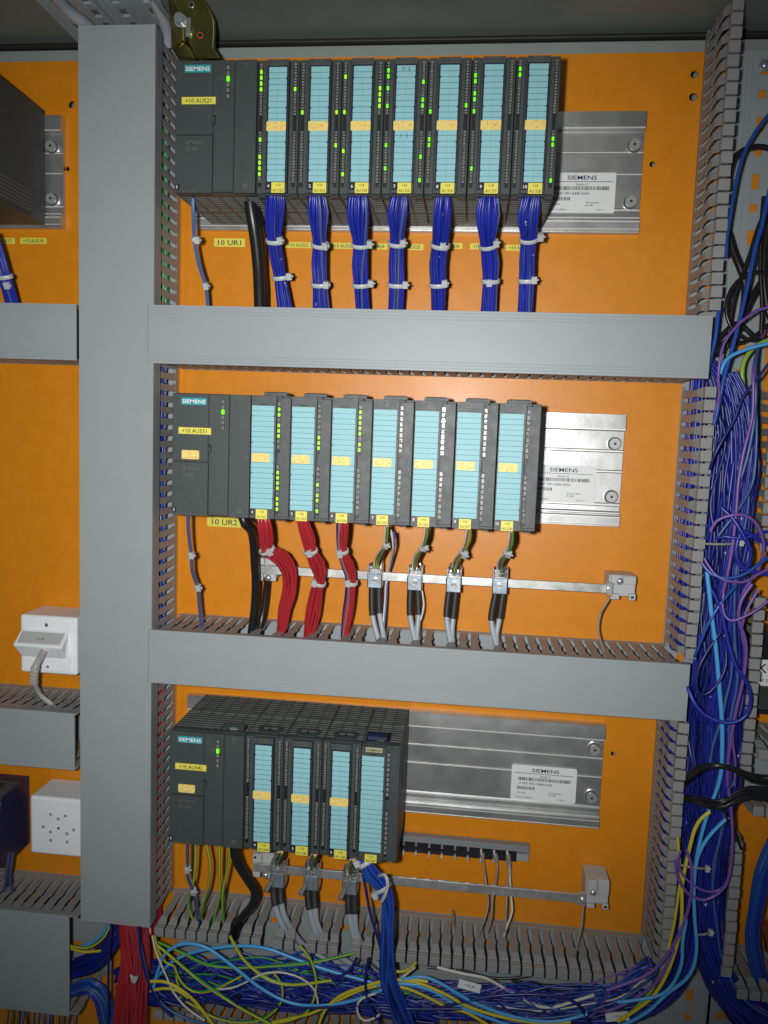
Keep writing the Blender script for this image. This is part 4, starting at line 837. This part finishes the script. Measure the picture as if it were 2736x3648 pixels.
W('second purple bow just above the first in front of the lower harness', A6([(590,600),(560,690),(590,800),(660,885),(760,955),(880,985),(980,940),(1030,850)], 98), 'w_purple', 1.5)
W('purple wire sweeping down left to the bottom duct', A6([(640,600),(690,760),(680,1020),(630,1230),(540,1440),(430,1610),(300,1740),(100,1830),(-100,1900)], 94), 'w_purple', 2.0)
W('second purple wire sweeping down left to the bottom duct', A6([(560,1460),(470,1650),(380,1800),(250,1920),(60,2030),(-120,2100)], 90), 'w_purple', 2.0)
W('light green wire beside the yellow one at the bottom right', A6([(420,1720),(320,1890),(250,1980),(150,2080),(40,2180)], 86), 'w_lime', 2.0)
bundle('black wires crossing the harness in an arch to the right edge', A6q := [(2432,2790,20,58),(2490,2742,20,90),(2555,2728,14,102),(2620,2745,16,102),(2680,2778,24,100),(2780,2790,24,98)], 9, 1.5, [('w_black', 1)], .5, seed=110, drift=1.2, loose=.1, group='black wires crossing the harness')
bundle('black twisted wires crossing the harness just below the arch', [(2428,2838,10,58),(2500,2858,20,90),(2560,2868,24,102),(2610,2850,22,102),(2670,2830,28,100),(2780,2840,32,98)], 12, 1.5, [('w_black', 12), ('w_yellow', .5), ('w_sky', .4)], .5, seed=111, drift=1.5, loose=.15, group='black wires crossing the harness')
W('single black wire dropping from the crossing bundle to the right lips', A6([(990,220),(1040,370),(1100,480),(1150,590)], 98), 'w_black', 1.4)
bundle('blue wires of the neighbouring duct at the right edge', [(2760,3000,30,60),(2715,3120,30,60),(2690,3250,26,60),(2680,3350,26,58),(2710,3480,30,52),(2780,3560,34,48)], 22, 2.0, [('w_blue_bright', 5), ('w_blue', 3), ('w_lime', .5), ('w_orange', .3)], .5, seed=112, group='blue wire harnesses')
# over the bottom duct
B1 = lambda p, D=96: Z(500, 3250, 1.659, p, D)
B2 = lambda p, D=96: Z(1400, 3250, 1.659, p, D)
W('sky blue wire arching from the bottom left across the whole bottom duct', B1([(75,450),(110,330),(150,240),(250,187),(370,200),(470,260),(580,345),(700,440),(850,522),(1000,552),(1200,535),(1380,480),(1500,425),(1659,430)]), 'w_sky', 2.1, GL)
W('second sky blue wire passing behind the lips of the bottom duct', B1([(85,400),(180,300),(300,240),(450,210),(600,198),(750,215),(900,270),(1100,340),(1350,410),(1500,450)], 84), 'w_sky', 2.1, GL)
W('pale green wire crossing the upper bottom duct', B1([(100,175,80),(250,240,86),(400,308,90),(600,328,90),(850,312,90),(1050,290,86),(1270,240,78)], None), 'w_green', 1.8, GL, 'w_lime')
W('green and yellow wire sagging below the black cable in the bottom duct', B1([(530,140),(560,200),(620,290),(750,390),(900,428),(1130,402)], 92), 'w_lime', 2.0, GL, 'w_yellow')
W('green and yellow wire crossing diagonally at the bottom left', B1([(100,195),(180,260),(300,360),(420,450),(600,570),(770,660)], 98), 'w_green', 2.0, GL, 'w_yellow')
W('short green and yellow wire hooking at the left of the bottom duct', B1([(85,140),(105,220),(150,295),(205,320),(215,400),(235,450)], 90), 'w_green', 1.7, GL, 'w_yellow')
W('green and yellow wire dipping and rising left of the centre', B1([(200,315),(240,410),(310,465),(400,465),(500,425),(620,365)], 94), 'w_green', 1.8, GL, 'w_yellow')
W('green and yellow wire curling down in the middle of the bottom duct', B1([(940,195),(1000,270),(1035,380),(1035,470),(990,580),(880,640),(700,665)], 92), 'w_green', 1.8, GL, 'w_yellow')
W('green and yellow wire running in a long bow at the lower edge', B1([(790,360),(835,430),(830,530),(740,620),(600,650),(450,625),(330,560),(230,500)], 92), 'w_green', 1.7, GL, 'w_yellow')
W('yellow wire sloping down at the lower left', B1([(60,408),(160,415),(270,480),(350,560),(440,680)], 100), 'w_yellow', 2.1, GL)
W('short yellow wire at the left of the bottom duct', B1([(60,465),(130,450),(220,462),(300,520)], 96), 'w_yellow', 1.9, GL)
W('yellow wire rising right from the lower edge', B1([(1050,680),(1090,580),(1180,495),(1320,440),(1450,405),(1600,398),(1700,410)], 96), 'w_yellow', 2.0, GL)
W('second yellow wire just below the rising one', B1([(780,650),(1000,600),(1150,530),(1300,460),(1450,425)], 92), 'w_yellow', 1.9, GL)
W('white wire slanting down at the left of the bottom duct', B1([(70,140),(95,240),(150,370),(200,480),(280,570),(380,640)], 100), 'w_white', 1.3, GL)
W('white wire waving in the centre of the bottom duct', B1([(430,455),(540,448),(640,405),(720,365),(830,355),(950,390),(1030,460),(1050,540)], 94), 'w_white', 1.2, GL)
W('white loop beside the blue bundle at the bottom edge', B1([(1390,480),(1310,510),(1280,560),(1300,625),(1350,640),(1415,605)], 98), 'w_white', 1.5, GL)
W('long dark blue wire running straight across the bottom duct', B1([(60,510),(300,520),(600,545),(1000,565),(1400,545),(1600,570),(1900,570)], 98), 'w_navy', 1.7, GL)
W('dark blue wire hanging down left of the blue bundle', B1([(1350,270),(1330,400),(1350,540),(1420,660)], 98), 'w_navy', 1.9, GL)
W('dark blue wire poking between two fingers of the bottom duct', B1([(1012,245),(1005,300),(1050,370),(1150,385),(1230,350),(1280,270)], 90), 'w_navy', 1.8, GL)
W('dark blue wire running diagonally in the bottom left', B1([(0,180),(30,330),(70,450),(150,560),(280,630),(420,670)], 96), 'w_bluesoft', 1.7, GL)
W('sky blue wire sagging right of the blue bundle', B2([(-100,430),(100,388),(190,383),(300,430),(450,520),(650,600),(850,642),(1000,640),(1150,600)]), 'w_sky', 2.0, GL)
W('yellow wire sagging right of the blue bundle', B2([(-30,400),(130,412),(300,480),(450,560),(650,620),(850,652),(1050,650)]), 'w_yellow', 2.0, GL)
W('second sky blue wire sagging below the first on the right', B2([(-60,420),(60,425),(220,460),(400,560),(650,655),(750,680)], 92), 'w_sky', 1.9, GL)
W('lower yellow wire right of the blue bundle', B2([(-40,430),(80,450),(200,500),(320,560),(430,590),(560,665)], 90), 'w_yellow', 1.9, GL)
W('blue wire waving over the right half of the bottom duct', B2([(-80,560),(60,572),(250,570),(450,520),(650,490),(900,488),(1050,520),(1120,580),(1160,670)], 96), 'w_navy', 2.0, GL)
W('white wire crossing the right half of the bottom duct', B2([(260,325),(400,360),(550,390),(650,445),(740,490)], 78), 'w_white', 1.9, GL)
W('short white wire peeking out of the blue harness', B2([(770,510),(850,553),(950,560),(1080,522),(1190,488)], 78), 'w_white', 2.0, GL)
W('black wire under the right lips of the bottom duct', B2([(200,325),(400,345),(560,385),(680,390),(800,376)], 70), 'w_black', 1.5, GL)
W('black flat wire in the right part of the bottom duct', B2([(700,405),(900,432),(1100,432),(1330,425)], 60), 'w_black', 2.0, GL)
W('yellow wire stub under the lips right of the blue bundle', B2([(-40,335),(40,352),(100,335),(135,295)], 84), 'w_yellow', 1.8, GL)
W('white wire stub under the lips right of the blue bundle', B2([(10,440),(60,380),(130,325)], 82), 'w_white', 1.6, GL)
for k, (cx_, cz_) in enumerate(((452, 435), (1325, 615))):
    p = at(1400+cx_/1.659, 3250+cz_/1.659, 86); b = MB(); b.box(p[0]-12, p[0]+12, p[1]-.6, p[1]+1.2, p[2]-4.5, p[2]+4.5, 'white'); b.text('+10-W', p[0], p[1]+1.35, p[2]-.5, 4, 'text_navy'); ob = b.build('wire_marker', o=p, bev=.5)
    ob.rotation_euler = (0, math.radians((10, -12)[k]), 0)
    tag(ob, ('white wire marker sleeve left of centre on the blue harness', 'white wire marker sleeve near the harness bend at the bottom right')[k], 'wire marker', 'white wire markers')
# bottom left single wires
C1 = lambda p, D=80: Z(0, 2680, 2.285, p, D)
W('navy wire hanging straight down left of the red bundle', C1([(905,1400),(885,1700),(882,1950),(880,2260)], 84), 'w_navy', 1.7, GL)
W('navy wire crossing over the red bundle', C1([(1128,1420),(1150,1650),(1205,1860),(1300,2050),(1400,2150)], 98), 'w_navy', 1.8, GL)
W('sky blue wire bending out of the bottom left duct', C1([(560,1600),(680,1580),(760,1540),(840,1470),(890,1390)], 60), 'w_sky', 2.2, GL)
W('green and yellow wire bending out of the bottom left duct', C1([(560,1575),(700,1592),(800,1545),(860,1480),(900,1400)], 66), 'w_green', 2.0, GL, 'w_yellow')
W('yellow wire below the earth wire in the bottom left', C1([(560,1590),(680,1625),(820,1615)], 62), 'w_yellow', 1.8, GL)
for k in range(14):
    rs = random.Random(300+k); x = 60+k*42+rs.uniform(-8, 8)
    cable('loose_wire', None, C1([(x, 2060, 30), (x+rs.uniform(-10, 10), 2130, 34), (x+rs.uniform(-25, 10), 2260, 44)]), 1.5, rs.choice(['w_blue_grey', 'w_navy', 'w_brown', 'w_black', 'w_bluesoft']))
    ob = bpy.data.objects[-1] if 0 else None
for ob in list(scene.collection.objects):
    if ob.name.startswith('loose_wire') and 'label' not in ob:
        tag(ob, 'thin dark wire hanging below the big cover in the bottom left corner', 'wire', 'thin wires below the bottom left cover')
# upper left blue bundle
bundle('blue wire bundle with white tie at the left edge', [(-30,830,26,98),(-8,900,26,90),(14,985,27,82),(30,1030,25,74),(50,1110,27,60)], 24, 1.5, BL, .6, ((2, 25, 1017),), seed=120)
# harness ties
for u0, v0, u1, v1, lab in ((2425, 3082, 2520, 3095, 'white tie across the harness below the purple bow'), (2483, 3330, 2532, 3322, 'white tie low on the harness'), (2510, 1937, 2640, 1935, 'thin grey tie across the harness beside the middle row')):
    pts = [(u0, v0, 88), ((u0+u1)/2, (v0+v1)/2+3, 94), (u1, v1, 88)]; P3 = spline([at(*q) for q in pts], 5); b = MB(); b.tube(P3, 1.3, 'w_taupe', 6)
    tie_head(b, P3[-1], Vector((1, 0, 0)), Vector((0, 1, 0)), Vector((0, 0, 1)), .8); ob = b.build('cable_tie', o=P3[0], bev=.2); tag(ob, lab, 'cable tie', 'ties on the right harness')
p = at(477, 3490, 98); b = MB(); b.prism([(p[0]-5, p[2]+5), (p[0]-2, p[2]+2.5), (p[0]+2.5, p[2]+2.5), (p[0]+5.5, p[2]+6), (p[0]+3.5, p[2]-1), (p[0]+1, p[2]-5), (p[0]-2.5, p[2]-4.5), (p[0]-4, p[2]-1)], p[1]-3, p[1], 'tie', 'd')
ob = b.build('cable_tie', o=p, bev=.5); tag(ob, 'torn white tie end on the broad red bundle', 'cable tie')

# ------------------------------------------------------------------ sockets and boxes at the left
a = at(70, 2187, 50); c = at(268, 2408, 50); x0, x1, z1, z0 = a[0], c[0]+2, a[2]-.5, c[2]; o = (x0, 0, z0)
t = thing('network_socket', o, 'white surface mounted network socket with slanted outlet and grey plug', 'network socket')
b = MB(); b.box(x0, x1, .5, 50, z0, z1, 'white_box'); b.build('back_box', t, o, bev=3.2, seg=4)
b = MB(); b.box(x0+4, x1-6, 50, 51, z0+4, z1-5, 'white_box'); b.build('frame_plate', t, o, bev=.4)
xm = (x0+x1)/2-1; zm = (z0+z1)/2
b = MB(); ax0, ax1 = x0+3, x1-9; zt1, zm1, zb1 = z1-16, zm+3, zm-10
vs = [(ax0, 51, zt1), (ax1, 51, zt1), (ax1, 51, zb1), (ax0, 51, zb1), (ax0-1, 68, zm1), (ax1+1, 68, zm1), (ax1-3, 56, zb1-3), (ax0+3, 56, zb1-3)]
b.add(vs, [(0,1,5,4),(4,5,6,7),(0,4,7,3),(1,2,6,5),(3,7,6,2)], 'white_box')
b.build('outlet_hood', t, o, bev=1.2, seg=2)
def on_hood(fx, fz, off): # point on upper slanted face
    p0 = Vector((ax0, 51, zt1)); px = Vector((ax1-ax0, 0, 0)); pz = Vector((0, 17, zm1-zt1)); n = px.cross(pz).normalized(); n = n if n.y > 0 else -n
    return p0+px*fx+pz*fz+n*off
b = MB(); q = [on_hood(*k, .2) for k in ((.05, .15), (.95, .15), (.95, .85), (.05, .85))]; q2 = [on_hood(*k, .7) for k in ((.07, .2), (.93, .2), (.93, .82), (.07, .82))]; b.hexa(q+q2, 'box_grey')
vs, fs = text_geo('O 04', 4.2, False); b.add([on_hood(.5+v_[0]/(ax1-ax0), .62-v_[1]/24, .85) for v_ in vs], fs, 'text_dark'); b.build('label_window', t, o)
b = MB(); b.cyl((xm, z1-10), 2.3, 51, 51.8, 'steel', n=14); b.cyl((xm, z1-10), 1.0, 51.8, 52, 'slot_black', n=6); b.build('screw', t, o)
b = MB(); b.cyl((xm+1, z0+9), 1.8, 51, 51.8, 'steel', n=14); b.build('screw', t, o)
b = MB(); b.hexa([(xm-8, 54.5, zm-1), (xm+8, 54.5, zm-1), (xm+8, 52, zm-9), (xm-8, 52, zm-9), (xm-8, 62.3, zm), (xm+8, 62.3, zm), (xm+8, 58, zm-8), (xm-8, 58, zm-8)], 'steel'); b.build('jack', t, o, bev=.3)
Zs = lambda p, D=None: Z(0, 2100, 2.765, p, D)
P3 = spline([at(*q) for q in Zs([(430,620,64),(385,690,78),(350,760,88),(335,860,84),(345,930,76),(400,1040,62),(510,1130,54),(560,1190,44)])], 4)
b = MB(); b.tube(P3, 2.7, 'patch_grey', 12)
k = 9; seg = P3[:k+3]
b.tube([P3[0], P3[2], P3[4], P3[5]], [5.6, 5.4, 5.0, 4.6], 'patch_grey', 4)
for i in range(5, 11): b.tube([P3[i], (Vector(P3[i])+(Vector(P3[i+1])-Vector(P3[i]))*.55)], 4.6-.1*(i-5), 'patch_grey', 12)
ob = b.build('patch_cable', o=P3[0]); tag(ob, 'grey patch cable plugged into the white network socket', 'patch cable')
# perforated white box
a = at(105, 2838, 50); c = at(290, 3058, 50); x0, z1, z0 = a[0], a[2]+1, at(112, 3040, 50)[2]; x1 = x0+80; o = (x0, 0, z0)
t = thing('white_sensor_box', o, 'plain white box with ring of small grey dots in the lower left', 'box')
b = MB(); b.box(x0, x1, .5, 50, z0, z1, 'white_box'); b.build('cover', t, o, bev=3.5, seg=4)
b = MB()
for px, py in ((411,506),(532,518),(474,544),(352,607),(600,633),(410,649),(545,663),(413,716),(547,731)):
    q = at(px/2.285, 2680+py/2.285, 50.3); b.cyl((q[0], q[2]), 2.1, 49.9, 50.4, 'box_grey', n=14); b.cyl((q[0], q[2]+.2), 1.7, 50.4, 50.5, 'duct', n=14)
b.build('dot_holes', t, o)
q = at(478/2.285, 2680+617/2.285, 50.3); b = MB(); b.cyl((q[0], q[2]), 1.8, 49.9, 50.9, 'steel', n=12); b.cyl((q[0]-.4, q[2]), .9, 50.9, 51.1, 'slot_black', n=6); b.build('screw', t, o)
# contactor at the left edge
x1 = -204; o = (-260, 0, -745); t = thing('contactor', o, 'dark blue contactor cut by the left edge above the bottom duct', 'contactor')
b = MB(); b.prism([(.5, -744), (.5, -657), (60, -657), (60, -663), (66, -680), (78, -684), (78, -722), (66, -728), (66, -738), (58, -744)], -262, x1, 'contactor', 'x'); b.build('housing', t, o, bev=1.2, seg=2)
b = MB(); b.box(-262, x1-1, 20, 58, -657, -656.4, 'vent')
for k in range(5): b.box(x1-40, x1-14, 26+k*5, 28+k*5, -656.4, -656.2, 'slot_black')
b.build('top_plate', t, o)
b = MB(); b.box(-262, x1-3, 78, 79, -714, -690, 'white'); b.build('label_window', t, o)
b = MB()
for x in (-212, -219): b.cyl((x, -732), 1.9, 66, 67, 'w_brightgreen', n=10); b.cyl((x, -670), 1.9, 62, 64, 'w_green', n=10)
b.build('terminal', t, o)
for k, xx in enumerate((75, 48)):
    cable('loose_wire', ('right', 'left')[k]+' dark wire leaving the contactor downwards', [(xx/1.0*.5+8, 3040, 62), (xx*.5+2, 3085, 60), (xx*.5-2, 3130, 52), (xx*.5+(8, -10)[k], 3180, 44)], 1.9, 'w_blue_grey', 'wire', 'wires of the contactor')

# ------------------------------------------------------------------ top left: ceiling rails, bracket
o = (-100, 0, 196); t = thing('ceiling_rail', o, 'pale grey slotted rail running along the cabinet roof above the left duct', 'rail')
b = MB(); zc = 196
for x0, x1 in ((-128, -72), (-66, -10)):
    cx_ = (x0+x1)/2; b.box(x0, cx_-10 if 0 else x0+8, 0, 330, zc, zc+3, 'duct'); b.box(x1-8, x1, 0, 330, zc, zc+3, 'duct'); b.box(x0+16, x1-16, 0, 330, zc, zc+3, 'duct')
    for s0 in (x0+8, x1-16):
        d = 0; 
        while d < 330: b.box(s0, s0+8, d, d+12, zc, zc+3, 'duct'); d += 25
    b.box(x0, x0+1.6, 0, 330, zc-5, zc, 'duct'); b.box(x1-1.6, x1, 0, 330, zc-5, zc, 'duct')
b.build('slotted_profile', t, o, bev=.5)
cable('ceiling_cable', 'grey cable sloping in at the top left beside the roof rail', Z(200,0,2.37,[(-20,-60,140),(60,50,110),(150,130,90),(230,190,76),(300,250,60)]), 6.0, 'w_grey', group='grey cables under the roof', n=14)
cable('ceiling_cable', 'grey cable between the roof rail and the brass bracket', Z(200,0,2.37,[(800,-60,90),(850,50,76),(900,160,60),(930,260,46),(940,380,34)]), 6.0, 'w_grey', group='grey cables under the roof', n=14)
o = (20, 0, 184); t = thing('mounting_bracket', o, 'yellow passivated steel bracket bolted at the top left corner of the plate', 'bracket')
b = MB(); Zk = lambda pts, D: [at(u, v, D) for u, v, _ in Z(200,0,2.37,[(q[0], q[1], 0) for q in pts])]
fr = Zk([(985,-40),(1230,-40),(1290,60),(1335,160),(1340,260),(1330,400),(1390,490),(1180,500),(1130,400),(1090,350),(1080,180),(960,100)], 78); bk = [(x, 73, z) for x, d, z in fr]
b.add(fr+bk, [list(range(12)), list(range(12, 24))[::-1]]+[(i, (i+1) % 12, 12+(i+1) % 12, 12+i) for i in range(12)], 'brass_zinc')
L = Zk([(940,-60),(1000,-30),(1080,160),(1085,345),(1020,400),(960,200)], 86); L2_ = [(x-2, 76, z) for x, d, z in L]
b.add(L+L2_, [list(range(6)), list(range(6, 12))[::-1]]+[(i, (i+1) % 6, 6+(i+1) % 6, 6+i) for i in range(6)], 'brass_zinc')
q0 = Zk([(965,240),(1130,400),(1180,500),(1020,485),(970,400)], 84); q1 = [(x, 2, z) for x, d, z in q0]
b.add(q0+q1, [list(range(5)), list(range(5, 10))[::-1]]+[(i, (i+1) % 5, 5+(i+1) % 5, 5+i) for i in range(5)], 'brass_zinc')
b.build('bracket_plate', t, o, bev=1.6, seg=3)
b = MB()
for (u, v) in ((1215, 298), (1140, 40)): q = Zk([(u, v)], 78.3)[0]; b.cyl((q[0], q[2]), 2.9, 77, 78.5, 'rust' if v > 100 else 'steel', n=16); b.cyl((q[0], q[2]), 2.3, 78.5, 78.7, 'dark_hole', n=16)
q = Zk([(1115, 230)], 78.3)[0]; b.box(q[0]-2.4, q[0]+2.4, 77.8, 78.5, q[2]-9, q[2]+9, 'roof_grey'); b.build('slot_holes', t, o)
b = MB(); q = Zk([(1035, 150)], 92)[0]; b.cyl((q[0], q[2]), 6.4, 84, 87, 'steel', n=24); b.cyl((q[0], q[2]), 5.2, 87, 93, 'zinc_blue', n=6, smooth=False); b.build('hex_bolt', t, o, bev=.5)
# bolt on the duct base at the top right
q = at(2726, 230, 6); b = MB(); b.cyl((q[0], q[2]), 6, 2.6, 4, 'steel', n=20); b.dome((q[0], q[2]), 4.6, 4, 4, 'zinc_blue'); ob = b.build('bolt', o=q); tag(ob, 'round zinc bolt at the top right corner', 'bolt')
# dark component with white label at the right edge
a = at(2690, 2330, 60); c = at(2690, 2545, 60); o = (a[0]+14, 0, c[2]); x0 = 622
t = thing('relay_unit', (x0, 0, c[2]), 'black unit with white label cut by the right edge beside the harness', 'relay unit'); o = (x0, 0, c[2])
b = MB(); b.box(x0, x0+60, 1, 40, c[2]-6, a[2]+20, 'black_plastic')
for k in range(14): b.box(x0+6, x0+58, 40, 40.5, c[2]+k*1.9, c[2]+k*1.9+.8, 'vent')
b.build('housing', t, o, bev=.8)
b = MB(); q = at(2716, 2390, 41); b.box(x0+2, x0+56, 40.4, 41, q[2]-16, q[2]+12, 'white'); b.text('KU', x0+15, 41.2, q[2]-2, 14, 'text_dark', True); b.text('IP 20', x0+14, 41.2, q[2]-12, 5, 'text_navy'); b.build('label_card', t, o)
# coiled copper part, bottom right
q = at(2728, 3330, 60); b = MB(); b.tube([(q[0]-4, 60, q[2]+14), (q[0]+2, 62, q[2]), (q[0]+6, 60, q[2]-16)], 5.5, 'copper', 14); ob = b.build('copper_lug', o=q); tag(ob, 'shiny copper red sleeve at the lower right edge', 'sleeve')
